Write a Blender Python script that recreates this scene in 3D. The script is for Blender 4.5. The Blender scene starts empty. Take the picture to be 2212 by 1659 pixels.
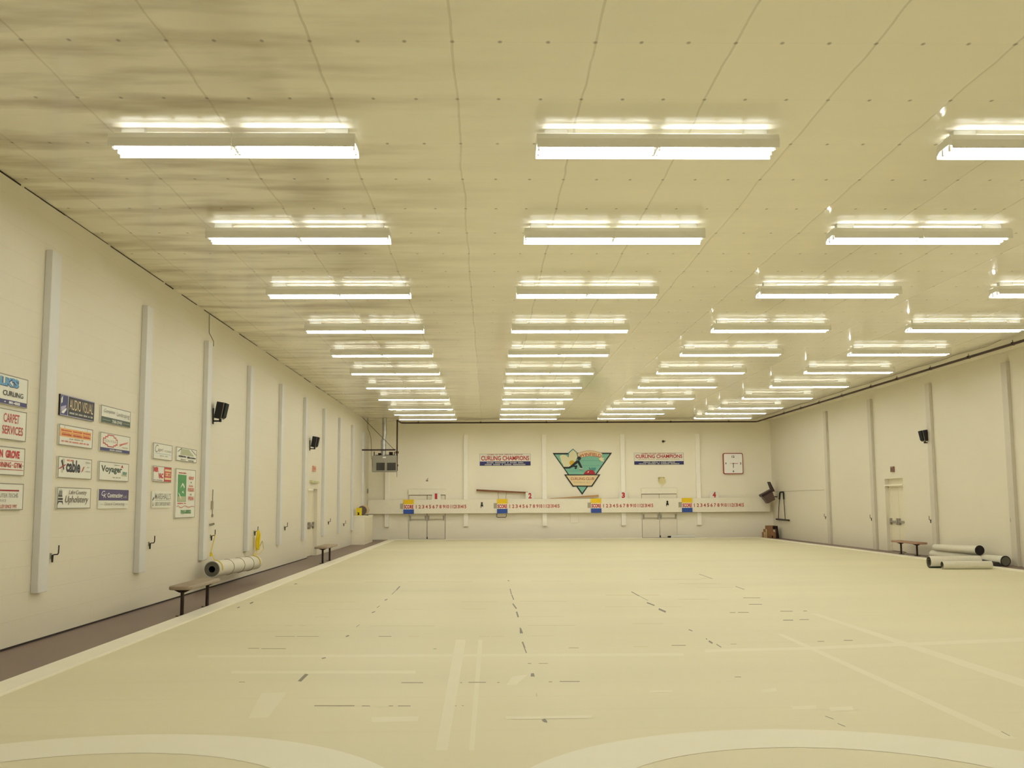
import bpy, math, random
from mathutils import Vector, Matrix
random.seed(7)
PI = math.pi
SC = bpy.context.scene
COL = SC.collection

# ------------------------------------------------------------------ room (metres): X across, Y along the rink, Z up
XL, XR, YB, YF, ZC = -5.5, 13.2, 48.3, -2.0, 5.40      # left wall, right wall, end wall, wall behind the camera, ceiling
ICE_L, ICE_R, ICE_B = -4.47, 12.38, 47.45               # outer edges of the rink curb
EYE = Vector((0, 0, 1.63))
F_PX, PITCH, YAW, ROLL = 2249.4, .11394, .0237, .00565

# camera frame
cy, sy, cp, sp = math.cos(YAW), math.sin(YAW), math.cos(PITCH), math.sin(PITCH)
FWD = Vector((sy*cp, cy*cp, sp)); RGT = Vector((cy, -sy, 0)); UPV = RGT.cross(FWD)

def at(axis, val, px, py):
    """The point of the plane axis = val that the photograph shows at a pixel (for measuring places on walls and floor)."""
    x, y = px-1106, 829.5-py
    c, s = math.cos(-ROLL), math.sin(-ROLL)
    d = FWD*F_PX + RGT*(c*x-s*y) + UPV*(s*x+c*y)
    return EYE + d*((val-EYE[axis])/d[axis])

# ------------------------------------------------------------------ materials
def lin(c):
    c = c/255
    return c/12.92 if c <= .04045 else ((c+.055)/1.055)**2.4
def rgb(c): return (lin(c[0]), lin(c[1]), lin(c[2]), 1)

MATS = {}
def mat(name, c, rough=.6, metal=0, vary=.06, scale=6, spec=.4):
    if name in MATS: return MATS[name]
    m = bpy.data.materials.new(name); m.use_nodes = True
    nt = m.node_tree; b = nt.nodes['Principled BSDF']
    b.inputs['Roughness'].default_value = rough
    b.inputs['Metallic'].default_value = metal
    b.inputs['Specular IOR Level'].default_value = spec
    tc = nt.nodes.new('ShaderNodeTexCoord')
    nz = nt.nodes.new('ShaderNodeTexNoise'); nz.inputs['Scale'].default_value = scale; nz.inputs['Detail'].default_value = 1
    nt.links.new(tc.outputs['Object'], nz.inputs['Vector'])
    mx = nt.nodes.new('ShaderNodeMix'); mx.data_type = 'RGBA'
    col = rgb(c)
    mx.inputs['A'].default_value = tuple(v*(1-vary) for v in col[:3])+(1,)
    mx.inputs['B'].default_value = tuple(min(1, v*(1+vary)) for v in col[:3])+(1,)
    nt.links.new(nz.outputs['Fac'], mx.inputs['Factor'])
    nt.links.new(mx.outputs['Result'], b.inputs['Base Color'])
    MATS[name] = m
    return m

class NG:
    """small helper for node maths"""
    def __init__(s, m): s.nt = m.node_tree
    def n(s, t, **k):
        o = s.nt.nodes.new(t)
        for a, v in k.items(): setattr(o, a, v)
        return o
    def l(s, a, b): s.nt.links.new(a, b)
    def m(s, op, a, b=None, c=None):
        o = s.n('ShaderNodeMath', operation=op)
        for i, v in enumerate((a, b, c)):
            if v is None: continue
            if isinstance(v, (int, float)): o.inputs[i].default_value = v
            else: s.l(v, o.inputs[i])
        return o.outputs[0]
    def mixc(s, f, a, b):
        o = s.n('ShaderNodeMix', data_type='RGBA')
        for k, v in (('Factor', f), ('A', a), ('B', b)):
            if isinstance(v, (tuple, float, int)): o.inputs[k].default_value = v
            else: s.l(v, o.inputs[k])
        return o.outputs['Result']

def base(name, rough, spec=.4):
    m = bpy.data.materials.new(name); m.use_nodes = True
    b = m.node_tree.nodes['Principled BSDF']
    b.inputs['Roughness'].default_value = rough
    b.inputs['Specular IOR Level'].default_value = spec
    g = NG(m)
    tc = g.n('ShaderNodeTexCoord')
    sep = g.n('ShaderNodeSeparateXYZ'); g.l(tc.outputs['Object'], sep.inputs[0])
    return m, b, g, tc, sep

def noise(g, vec, sc, scale=(1, 1, 1), detail=3):
    mp = g.n('ShaderNodeMapping'); mp.inputs['Scale'].default_value = scale
    g.l(vec, mp.inputs[0])
    nz = g.n('ShaderNodeTexNoise'); nz.inputs['Scale'].default_value = sc; nz.inputs['Detail'].default_value = detail
    g.l(mp.outputs[0], nz.inputs['Vector'])
    return nz.outputs['Fac']

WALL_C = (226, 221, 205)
END_C = (244, 239, 222)  # same wall paint, lightened to make up for weak light at the end
def wall_mat(name, u, blocks, paint=WALL_C):
    """painted concrete block (u = the horizontal axis, 0 or 1)"""
    m, b, g, tc, sep = base(name, .55, .3)
    cmb = g.n('ShaderNodeCombineXYZ'); g.l(sep.outputs[u], cmb.inputs[0]); g.l(sep.outputs[2], cmb.inputs[1])
    br = g.n('ShaderNodeTexBrick')
    br.inputs['Scale'].default_value = 1; br.inputs['Mortar Size'].default_value = .007
    br.inputs['Brick Width'].default_value = .8 ; br.inputs['Row Height'].default_value = .305
    br.inputs['Mortar Smooth'].default_value = .6
    g.l(cmb.outputs[0], br.inputs['Vector'])
    c = rgb(paint)
    n1 = noise(g, tc.outputs['Object'], .5)
    colr = g.mixc(n1, tuple(v*.965 for v in c[:3])+(1,), tuple(v*1.03 for v in c[:3])+(1,))
    colr = g.mixc(g.m('MULTIPLY', br.outputs['Fac'], .10*blocks), colr, tuple(v*.7 for v in c[:3])+(1,))
    g.l(colr, b.inputs['Base Color'])
    bp = g.n('ShaderNodeBump'); bp.inputs['Strength'].default_value = .25*blocks; bp.inputs['Distance'].default_value = .004
    h = g.m('ADD', g.m('MULTIPLY', br.outputs['Fac'], -1), g.m('MULTIPLY', noise(g, tc.outputs['Object'], 40), .15))
    g.l(h, bp.inputs['Height']); g.l(bp.outputs[0], b.inputs['Normal'])
    return m

def ceiling_mat():
    m, b, g, tc, sep = base('vinyl_insulation', .13, .7)
    X, Y = sep.outputs[0], sep.outputs[1]
    wob = g.m('MULTIPLY', g.m('SUBTRACT', noise(g, tc.outputs['Object'], .9), .5), .10)
    def cell(v, off, per):   # distance to the nearest line of a grid
        f = g.m('FRACT', g.m('DIVIDE', g.m('SUBTRACT', v, off), per))
        return g.m('MULTIPLY', g.m('SUBTRACT', .5, g.m('ABSOLUTE', g.m('SUBTRACT', f, .5))), per)
    seam = cell(g.m('ADD', X, wob), -.28, 1.17)
    seam_f = g.m('LESS_THAN', seam, .011)
    dx = cell(g.m('ADD', X, g.m('MULTIPLY', wob, .6)), -.28, .39)
    dy = cell(g.m('ADD', Y, g.m('MULTIPLY', wob, .3)), 8.19, 1.22)
    d = g.m('SQRT', g.m('ADD', g.m('MULTIPLY', dx, dx), g.m('MULTIPLY', g.m('MULTIPLY', dy, dy), .45)))
    dot = g.n('ShaderNodeMapRange'); dot.inputs['From Min'].default_value = .008; dot.inputs['From Max'].default_value = .024
    dot.inputs['To Min'].default_value = 1; dot.inputs['To Max'].default_value = 0
    g.l(d, dot.inputs['Value'])
    xs = g.m('LESS_THAN', dy, .006)
    c = rgb((246, 242, 226))
    n1 = noise(g, tc.outputs['Object'], .8, (.35, 1.6, 1), 3)
    colr = g.mixc(n1, tuple(v*.95 for v in c[:3])+(1,), tuple(v*1.03 for v in c[:3])+(1,))
    # dark reflections painted into the colour, streaked along the left side of the hall
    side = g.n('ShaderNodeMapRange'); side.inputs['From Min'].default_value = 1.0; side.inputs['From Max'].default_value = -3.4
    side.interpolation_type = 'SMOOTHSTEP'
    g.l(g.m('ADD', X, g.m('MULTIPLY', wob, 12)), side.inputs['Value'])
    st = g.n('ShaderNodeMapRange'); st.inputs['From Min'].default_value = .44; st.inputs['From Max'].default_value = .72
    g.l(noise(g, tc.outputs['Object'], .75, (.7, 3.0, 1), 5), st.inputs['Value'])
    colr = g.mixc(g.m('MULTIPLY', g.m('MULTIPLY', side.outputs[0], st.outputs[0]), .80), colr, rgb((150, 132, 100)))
    colr = g.mixc(g.m('MULTIPLY', seam_f, .28), colr, rgb((150, 136, 105)))
    colr = g.mixc(g.m('MULTIPLY', xs, .06), colr, rgb((150, 136, 105)))
    colr = g.mixc(g.m('MULTIPLY', dot.outputs[0], .60), colr, rgb((96, 86, 66)))
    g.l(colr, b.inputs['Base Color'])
    bp = g.n('ShaderNodeBump'); bp.inputs['Strength'].default_value = .22; bp.inputs['Distance'].default_value = .03
    dim = g.n('ShaderNodeMapRange'); dim.inputs['From Max'].default_value = .16
    g.l(d, dim.inputs['Value'])
    h = g.m('ADD', g.m('MULTIPLY', dim.outputs[0], -.30), g.m('MULTIPLY', noise(g, tc.outputs['Object'], 1.6, (.6, 1.5, 1), 4), .6))
    h = g.m('ADD', h, g.m('MULTIPLY', g.m('MINIMUM', g.m('MULTIPLY', seam, 25), 1), -.25))
    g.l(h, bp.inputs['Height']); g.l(bp.outputs[0], b.inputs['Normal'])
    return m

def ice_mat():
    m, b, g, tc, sep = base('bare_rink_floor', .55, .12)
    c = rgb((221, 215, 185))
    n1 = noise(g, tc.outputs['Object'], .35, (.25, 1.2, 1), 6)
    colr = g.mixc(n1, tuple(v*.88 for v in c[:3])+(1,), tuple(v*1.09 for v in c[:3])+(1,))
    n2 = noise(g, tc.outputs['Object'], 1.1, (.10, 5.0, 1), 4)
    s2 = g.n('ShaderNodeMapRange'); s2.inputs['From Min'].default_value = .58; s2.inputs['From Max'].default_value = .72
    g.l(n2, s2.inputs['Value'])
    colr = g.mixc(g.m('MULTIPLY', s2.outputs[0], .14), colr, rgb((205, 190, 140)))
    n3 = noise(g, tc.outputs['Object'], .22, (1, 1, 1), 3)
    s3 = g.n('ShaderNodeMapRange'); s3.inputs['From Min'].default_value = .5; s3.inputs['From Max'].default_value = .8
    g.l(n3, s3.inputs['Value'])
    colr = g.mixc(g.m('MULTIPLY', s3.outputs[0], .25), colr, rgb((226, 214, 172)))
    g.l(colr, b.inputs['Base Color'])
    return m

def walkway_mat():
    m, b, g, tc, sep = base('brown_rubber_walkway', .38, .35)
    n1 = noise(g, tc.outputs['Object'], .9, (1, .5, 1), 5)
    colr = g.mixc(n1, rgb((106, 86, 76)), rgb((124, 102, 90)))
    colr = g.mixc(g.m('MULTIPLY', noise(g, tc.outputs['Object'], 60), .3), colr, rgb((96, 78, 72)))
    g.l(colr, b.inputs['Base Color'])
    return m

def emit_mat(name, c, strength):
    m = bpy.data.materials.new(name); m.use_nodes = True
    b = m.node_tree.nodes['Principled BSDF']
    b.inputs['Base Color'].default_value = (.9, .9, .9, 1)
    b.inputs['Emission Color'].default_value = c
    b.inputs['Emission Strength'].default_value = strength
    return m

LAMP_COL = (1.0, 1.0, .97, 1)
LAMP_STRENGTH = 28.2
TUBE = emit_mat('fluorescent_tube', LAMP_COL, LAMP_STRENGTH)
ENAMEL = mat('white_enamel', (238, 238, 234), .35, vary=.02)
CAPM = mat('tube_end_cap', (120, 116, 108), .4, .5)
WALL_L = wall_mat('painted_block_left', 1, 1.0)
WALL_R = wall_mat('painted_block_right', 1, .25)
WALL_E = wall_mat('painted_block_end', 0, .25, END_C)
PIL = mat('pilaster_white_paint', (222, 222, 221), .5, vary=.02)
TRIMW = mat('cream_paint', (240, 235, 218), .5, vary=.03)
CURB = mat('white_curb_paint', (240, 236, 218), .5, vary=.03, scale=2)
DOORM = mat('door_paint', (228, 221, 199), .45, vary=.03, scale=1.5)
GAP = mat('dark_gap', (46, 36, 28), .8)
DARKM = mat('dark_steel', (52, 38, 34), .45, .4)
BLACK = mat('black_plastic', (22, 21, 22), .45)
GRILLE = mat('speaker_grille', (12, 12, 13), .8, scale=80)
PIPEM = mat('dark_brown_pipe_paint', (62, 42, 36), .5)
GREY = mat('grey_plastic', (150, 146, 132), .5)
GALV = mat('galvanised_duct', (186, 186, 180), .3, .6, .25, 9)
HEATG = mat('heater_grey_enamel', (150, 146, 132), .45, .1)
GRILDK = mat('heater_louvre', (60, 57, 50), .5, .2)
YEL = mat('yellow_strap', (232, 206, 30), .6)
YELP = mat('yellow_plastic', (226, 204, 20), .45)
WOOD = mat('brown_plank', (128, 84, 54), .65, vary=.2, scale=14)
WOODL = mat('tan_plank', (176, 138, 92), .65, vary=.15, scale=14)
BENCH = mat('bench_seat_vinyl', (150, 134, 112), .55, vary=.12, scale=7)
CARPW = mat('carpet_pale', (220, 217, 202), .85, vary=.05, scale=12)
CARPG = mat('carpet_grey_backing', (112, 110, 98), .85, vary=.1, scale=20)
CARPD = mat('carpet_dark_backing', (44, 36, 36), .9, vary=.15, scale=20)
HOLE = mat('roll_core_dark', (14, 16, 10), .9)
BAND = mat('roll_binding_cord', (136, 128, 100), .8)
BINM = mat('brown_bin_plastic', (96, 78, 70), .5, vary=.1)
BIND = mat('dark_bin_lid', (48, 30, 32), .5)
CARD = mat('cardboard', (140, 102, 70), .85, vary=.12, scale=8)
CARDD = mat('cardboard_inside', (36, 26, 20), .9)
# print colours
P = {}
def ink(name, c): P[name] = mat('print_'+name, c, .5, vary=.02)
for n_, c_ in dict(white=(240, 240, 232), paper=(232, 232, 222), black=(26, 22, 20), navy=(42, 44, 104), blue=(44, 76, 158), sky=(96, 160, 205),
                   red=(176, 36, 30), crimson=(160, 30, 40), brick=(172, 62, 48), pink=(206, 122, 104), green=(30, 62, 30), leaf=(66, 140, 76), olive=(180, 186, 150),
                   orange=(222, 168, 92), grey=(130, 128, 118), pale=(196, 196, 186), purple=(72, 60, 106), yellow=(236, 200, 30),
                   teal=(126, 186, 164), petal=(226, 220, 182), gold=(206, 170, 40), cream=(228, 208, 164), ink=(24, 26, 34), leafblue=(66, 138, 138),
                   tan=(196, 166, 120), edge=(140, 136, 122), lilac=(170, 164, 190), brown=(92, 74, 56), fade=(168, 160, 138)).items(): ink(n_, c_)

# ------------------------------------------------------------------ mesh builder
class MB:
    def __init__(s): s.v = []; s.f = []
    def box(s, x0, x1, y0, y1, z0, z1):
        n = len(s.v)
        s.v += [(x0, y0, z0), (x1, y0, z0), (x1, y1, z0), (x0, y1, z0), (x0, y0, z1), (x1, y0, z1), (x1, y1, z1), (x0, y1, z1)]
        s.f += [[n+i for i in q] for q in ((3, 2, 1, 0), (4, 5, 6, 7), (0, 1, 5, 4), (1, 2, 6, 5), (2, 3, 7, 6), (3, 0, 4, 7))]
        return s
    def hexa(s, pts):                   # eight corners: bottom four counter-clockwise, then top four
        n = len(s.v); s.v += [tuple(p) for p in pts]
        s.f += [[n+i for i in q] for q in ((3, 2, 1, 0), (4, 5, 6, 7), (0, 1, 5, 4), (1, 2, 6, 5), (2, 3, 7, 6), (3, 0, 4, 7))]
        return s
    def quad(s, a, b, c, d):
        n = len(s.v); s.v += [tuple(a), tuple(b), tuple(c), tuple(d)]; s.f.append([n, n+1, n+2, n+3]); return s
    def ring(s, c, ax, r, n, ph=0):
        ax = Vector(ax).normalized()
        t = Vector((0, 0, 1)) if abs(ax.z) < .9 else Vector((1, 0, 0))
        a = ax.cross(t).normalized(); b = ax.cross(a)
        return [tuple(Vector(c)+a*math.cos(2*PI*i/n+ph)*r+b*math.sin(2*PI*i/n+ph)*r) for i in range(n)]
    def cyl(s, p0, p1, r, n=16, r2=None, caps=True, ph=0):
        p0, p1 = Vector(p0), Vector(p1); ax = p1-p0
        k = len(s.v)
        s.v += s.ring(p0, ax, r, n, ph)+s.ring(p1, ax, r if r2 is None else r2, n, ph)
        for i in range(n):
            j = (i+1) % n; s.f.append([k+i, k+n+i, k+n+j, k+j])
        if caps: s.f += [[k+i for i in range(n)], [k+n+n-1-i for i in range(n)]]
        return s
    def tube(s, pts, r, n=8):
        pts = [Vector(p) for p in pts]; k = len(s.v)
        t0 = None
        for i, p in enumerate(pts):
            d = (pts[min(i+1, len(pts)-1)]-pts[max(i-1, 0)]).normalized()
            if t0 is None: t0 = d.orthogonal().normalized()
            t0 = (t0-d*t0.dot(d)).normalized(); b = d.cross(t0)
            s.v += [tuple(p+t0*math.cos(2*PI*q/n)*r+b*math.sin(2*PI*q/n)*r) for q in range(n)]
        for i in range(len(pts)-1):
            for q in range(n):
                w = (q+1) % n
                s.f.append([k+i*n+q, k+i*n+w, k+(i+1)*n+w, k+(i+1)*n+q])
        s.f += [[k+n-1-q for q in range(n)], [k+(len(pts)-1)*n+q for q in range(n)]]
        return s
    def poly(s, pts, y0, y1):           # polygon given as (x, z), pushed from y0 (front) to y1 (back)
        n = len(pts); k = len(s.v)
        ar = sum(pts[i][0]*pts[(i+1) % n][1]-pts[(i+1) % n][0]*pts[i][1] for i in range(n))
        if ar < 0: pts = pts[::-1]
        s.v += [(x, y0, z) for x, z in pts]+[(x, y1, z) for x, z in pts]
        s.f += [[k+i for i in range(n)], [k+n+n-1-i for i in range(n)]]
        for i in range(n):
            j = (i+1) % n; s.f.append([k+i, k+n+i, k+n+j, k+j])
        return s
    def build(s, name, m, parent=None, smooth=False, loc=(0, 0, 0), rotz=0, bevel=0):
        me = bpy.data.meshes.new(name); me.from_pydata(s.v, [], s.f); me.materials.append(m)
        me.update()
        if smooth:
            me.shade_smooth() if hasattr(me, 'shade_smooth') else None
            me.set_sharp_from_angle(angle=.7)
        o = bpy.data.objects.new(name, me); COL.objects.link(o)
        o.location = loc; o.rotation_euler = (0, 0, rotz)
        if parent: o.parent = parent
        if bevel:
            b = o.modifiers.new('bevel', 'BEVEL'); b.width = bevel; b.segments = 2; b.limit_method = 'ANGLE'
        return o

def tag(o, label=None, cat=None, group=None, kind=None):
    if label: o['label'] = label
    if cat: o['category'] = cat
    if group: o['group'] = group
    if kind: o['kind'] = kind
    return o
def thing(name, label, cat, loc=(0, 0, 0), rotz=0, group=None):
    o = bpy.data.objects.new(name, None); COL.objects.link(o)
    o.location = loc; o.rotation_euler = (0, 0, rotz); o.empty_display_size = .1
    return tag(o, label, cat, group)
def struct(o): o['kind'] = 'structure'; return o
def dup(root, loc, rotz=None, label=None):
    c = root.copy(); COL.objects.link(c); c.location = loc
    if rotz is not None: c.rotation_euler = (0, 0, rotz)
    if label: c['label'] = label
    def kids(a, b):
        for ch in a.children:
            d = ch.copy(); COL.objects.link(d); d.parent = b; kids(ch, d)
    kids(root, c)
    return c

_DG = None
def text_geo(s, bold=0, shear=0, space=1.0):
    cu = bpy.data.curves.new('lettering', 'FONT'); cu.body = s; cu.size = 1; cu.offset = bold; cu.shear = shear
    cu.space_character = space; cu.resolution_u = 3; cu.fill_mode = 'FRONT'
    o = bpy.data.objects.new('lettering', cu); COL.objects.link(o)
    dg = bpy.context.evaluated_depsgraph_get(); dg.update()
    me = bpy.data.meshes.new_from_object(o.evaluated_get(dg))
    v = [tuple(p.co) for p in me.vertices]; f = [list(p.vertices) for p in me.polygons]
    bpy.data.objects.remove(o); bpy.data.curves.remove(cu); bpy.data.meshes.remove(me)
    return v, f
TCACHE = {}
def add_text(mb, s, x0, x1, z0, z1, y, bold=.02, shear=0, fn=None):
    """lettering filling a rectangle of the plane y (reads left to right seen from -Y)"""
    key = (s, bold, shear)
    if key not in TCACHE: TCACHE[key] = text_geo(s, bold, shear)
    v, f = TCACHE[key]
    if not v: return mb
    ax = min(p[0] for p in v); bx = max(p[0] for p in v); az = min(p[1] for p in v); bz = max(p[1] for p in v)
    k = len(mb.v)
    for p in v:
        u = (p[0]-ax)/max(1e-6, bx-ax); w = (p[1]-az)/max(1e-6, bz-az)
        x, z = x0+(x1-x0)*u, z0+(z1-z0)*w
        if fn: x, z = fn(u, w)
        mb.v.append((x, y, z))
    mb.f += [[k+i for i in q] for q in f]
    return mb
def add_bars(mb, x0, x1, z0, z1, y, words, rnd):
    """writing too small to read in the photograph: short broken strokes"""
    n = sum(words)+len(words)-1; st = (x1-x0)/n; x = x0
    for w in words:
        for k in range(w):
            a = rnd.uniform(0, .25)*(z1-z0)
            mb.box(x+st*.10, x+st*.86, y, y+.0006, z0+a*.5, z1-a)
            x += st
        x += st
    return mb

# ------------------------------------------------------------------ walls, floor, ceiling
WR = {'left': (0, XL, PI/2), 'right': (0, XR, -PI/2), 'back': (1, YB, 0)}
def place(wall, px, py, off=0):
    ax, val, rz = WR[wall]
    s = {'left': 1, 'right': -1, 'back': -1}[wall]
    return at(ax, val+s*off, px, py)
def span(wall, tl, br, off=0):
    """centre-bottom point on the wall, width and height of the rectangle with these two photo corners"""
    a, b = place(wall, *tl, off), place(wall, *br, off)
    h = {'left': 1, 'right': 1, 'back': 0}[wall]
    w = abs(b[h]-a[h]); c = (a+b)/2
    c[2] = min(a[2], b[2]); hh = abs(a[2]-b[2])
    return c, w, hh, WR[wall][2]

ldoor = span('left', (665, 1060), (683.8, 1187)); rdoor = span('right', (1911.5, 1050), (1957.5, 1195))
LD0, LD1 = ldoor[0].y-ldoor[1]/2, ldoor[0].y+ldoor[1]/2
RD0, RD1 = rdoor[0].y-rdoor[1]/2, rdoor[0].y+rdoor[1]/2
DH = 2.12; DHR = 2.36
REC = .16
T = .3
w = MB().box(XL-T, XL, YF, LD0, 0, ZC).box(XL-T, XL, LD1, YB, 0, ZC).box(XL-T, XL, LD0, LD1, DH, ZC).build('wall_left', WALL_L); struct(w)
w = MB().box(XR, XR+T, YF, RD0, 0, ZC).box(XR, XR+T, RD1, YB, 0, ZC).box(XR, XR+T, RD0, RD1, DHR, ZC).build('wall_right', WALL_R); struct(w)
w = MB().box(XL-T, XR+T, YB, YB+T, 0, ZC).build('wall_back', WALL_E); struct(w)
w = MB().box(XL-T, XR+T, YF-T, YF, 0, ZC).build('wall_front', WALL_E); struct(w)
w = MB().box(XL-T, XR+T, YF-T, YB+T, -.2, 0).build('floor', walkway_mat()); struct(w)
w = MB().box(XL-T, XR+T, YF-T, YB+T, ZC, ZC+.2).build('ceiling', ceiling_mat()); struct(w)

# bare rink sheet with its painted curb
CW = .30
ice = MB().box(ICE_L+CW, ICE_R-CW, YF, ICE_B-CW, 0, .012).build('floor_rink', ice_mat()); struct(ice)
IZ = .012
cb = MB().box(ICE_L, ICE_L+CW, YF, ICE_B, 0, .034).box(ICE_R-CW, ICE_R, YF, ICE_B, 0, .034).box(ICE_L+CW, ICE_R-CW, ICE_B-CW, ICE_B, 0, .034)
cb = struct(cb.build('trim_1', CURB, bevel=.006))

# old paint showing through the bare sheet: house rings, sheet lines, worn dashes
RINGW = mat('ring_white_paint', (232, 229, 209), .55, vary=.02, scale=3, spec=.12)
LINEW = mat('sheet_line_paint', (225, 219, 191), .55, vary=.02, scale=3)
DASH = mat('worn_dark_paint', (140, 130, 100), .6, vary=.25, scale=30)
DASH2 = mat('worn_faint_paint', (200, 188, 146), .6, vary=.1, scale=30)
MARK = mat('worn_spot_paint', (122, 118, 98), .6, vary=.2, scale=30)
for cx, cyy, R in ((1.95, 5.72, 1.92), (-2.36, 5.74, 1.95), (6.3, 5.7, 1.92), (10.4, 5.7, 1.6)):
    mb = MB(); n = 96; r0 = R-.56
    for i in range(n):
        a, b2 = 2*PI*i/n, 2*PI*(i+1)/n
        p = [(cx+q*math.cos(t), cyy+q*math.sin(t), IZ+.0016+.0004*(cx > 4)-.0002*(cx < 0)) for q, t in ((r0, a), (R, a), (R, b2), (r0, b2))]
        mb.quad(*p)
    struct(mb.build('house_ring', RINGW, ice))
def floor_poly(mb, pts, lift):
    q = [at(2, IZ, *p) for p in pts]
    for p in q: p.z = IZ+lift
    n = len(mb.v); mb.v += [tuple(p) for p in q]
    ar = sum(q[i].x*q[(i+1) % len(q)].y-q[(i+1) % len(q)].x*q[i].y for i in range(len(q)))
    idx = list(range(n, n+len(q)))
    mb.f.append(idx if ar > 0 else idx[::-1])
def A(p): return (500+p[0]/2.765, 1230+p[1]/2.765)
def Bc(p): return (1300+p[0]/2.425, 1200+p[1]/2.425)
lines = MB()
for li, pts in enumerate(([Bc((918, 412)), Bc((950, 412)), Bc((2180, 960)), Bc((2100, 960))], [Bc((1095, 305)), Bc((1130, 305)), Bc((2212, 650)), Bc((2212, 690))],
            [Bc((540, 507)), Bc((540, 492)), Bc((1050, 480)), Bc((2212, 430)), Bc((2212, 450)), Bc((1050, 494))],
            [A((-200, 527)), A((-200, 513)), A((2700, 500)), A((2700, 516))],
            [A((835, 882)), A((1120, 878)), A((1112, 906)), A((838, 912))], [A((0, 607)), A((1100, 605)), A((1100, 622)), A((0, 622))],
            [A((1340, 420)), A((1400, 420)), A((1290, 1080)), A((1220, 1080))], [A((1475, 420)), A((1500, 420)), A((1450, 1080)), A((1420, 1080))],
            [Bc((990, 790)), Bc((1120, 785)), Bc((1125, 803)), Bc((1000, 806))], [Bc((1190, 795)), Bc((1310, 790)), Bc((1320, 812)), Bc((1200, 815))],
            [Bc((835, 705)), Bc((910, 694)), Bc((920, 710)), Bc((845, 718))], [Bc((250, 708)), Bc((370, 706)), Bc((370, 716)), Bc((250, 718))],
            [A((180, 740)), A((330, 735)), A((220, 885)), A((100, 890))], [A((1680, 640)), A((1770, 628)), A((1700, 690)), A((1640, 690))],
            [A((1640, 880)), A((2150, 872)), A((2150, 890)), A((1640, 896))])):
    floor_poly(lines, pts, .0003+.00008*li)
struct(lines.build('painted_line', LINEW, ice))
dm, df, ds = MB(), MB(), MB()
for x0, x1, y, h in ((495, 735, 815, 5), (780, 828, 816, 4), (940, 965, 816, 4), (995, 1070, 816, 4), (1335, 1345, 816, 3), (1375, 1387, 815, 3), (1015, 1145, 677, 4),
                     (1367, 1377, 677, 4), (1415, 1520, 675, 4), (1588, 1600, 676, 4), (1650, 1680, 675, 3), (1895, 1915, 672, 4), (1960, 2080, 670, 4.5),
                     (98, 165, 472, 3), (178, 325, 474, 3), (262, 380, 400, 2), (390, 522, 400, 2), (878, 955, 400, 3), (1770, 1790, 562, 4), (1835, 1890, 562, 3),
                     (45, 80, 673, 3), (1205, 1225, 475, 3), (2015, 2075, 469, 2.5)):
    floor_poly(dm, [A((x0, y-h/2)), A((x1, y-h/2)), A((x1, y+h/2)), A((x0, y+h/2))], .0009)
for x0, x1, y, h in ((670, 700, 299, 3), (712, 770, 298, 3), (770, 840, 256, 3), (740, 830, 222, 2.4), (935, 1000, 292, 3), (1055, 1075, 291, 3), (950, 1003, 339, 4), (1035, 1085, 336, 3),
                     (1130, 1165, 450, 3), (1268, 1315, 445, 3.5), (365, 440, 471, 3), (675, 705, 464, 2), (695, 730, 637, 3)):
    floor_poly(dm, [Bc((x0, y-h/2)), Bc((x1, y-h/2)), Bc((x1, y+h/2)), Bc((x0, y+h/2))], .0009)
for x0, x1, y, h in ((1058, 1120, 400, 2), (1480, 1540, 400, 2), (1550, 1630, 400, 2), (1770, 2055, 334, 2), (830, 1215, 338, 1.8), (585, 800, 238, 1.5), (975, 1140, 238, 1.5), (500, 580, 284, 1.5),
                     (1050, 1440, 74, 1.5), (1790, 2030, 70, 1.5), (800, 1020, 76, 1.5), (1010, 1370, 128, 1.5), (380, 740, 195, 1.5), (1370, 1590, 193, 1.5), (1720, 2010, 190, 1.5),
                     (320, 360, 336, 2), (400, 445, 336, 2), (1790, 1930, 398, 1.6), (1380, 1520, 236, 1.5), (1700, 1990, 282, 1.4)):
    floor_poly(df, [A((x0, y-h/2)), A((x1, y-h/2)), A((x1, y+h/2)), A((x0, y+h/2))], .0009)
for x0, x1, y, h in ((165, 245, 478, 2), (160, 320, 357, 2), (520, 580, 120, 2), (20, 300, 207, 2), (400, 560, 229, 2), (250, 520, 125, 1.6), (400, 620, 147, 1.6), (20, 420, 268, 1.4), (500, 690, 168, 1.6)):
    floor_poly(df, [Bc((x0, y-h/2)), Bc((x1, y-h/2)), Bc((x1, y+h/2)), Bc((x0, y+h/2))], .0009)
def seg(mb, f, p, q, wd):
    d = Vector((q[0]-p[0], q[1]-p[1])).normalized()*wd/2; n = (-d.y, d.x)
    floor_poly(mb, [f((p[0]+n[0], p[1]+n[1])), f((q[0]+n[0], q[1]+n[1])), f((q[0]-n[0], q[1]-n[1])), f((p[0]-n[0], p[1]-n[1]))], .0011)
floor_poly(ds, [A((395, 668)), A((416, 671)), A((461, 627)), A((440, 624))], .0011)
floor_poly(ds, [A((1789, 622)), A((1806, 620)), A((1812, 641)), A((1787, 640))], .0011)
floor_poly(ds, [A((1852, 900)), A((1872, 890)), A((1884, 905)), A((1887, 917)), A((1865, 912))], .0011)
floor_poly(ds, [A((1722, 345)), A((1732, 355)), A((1742, 382)), A((1722, 383))], .0011)
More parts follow.
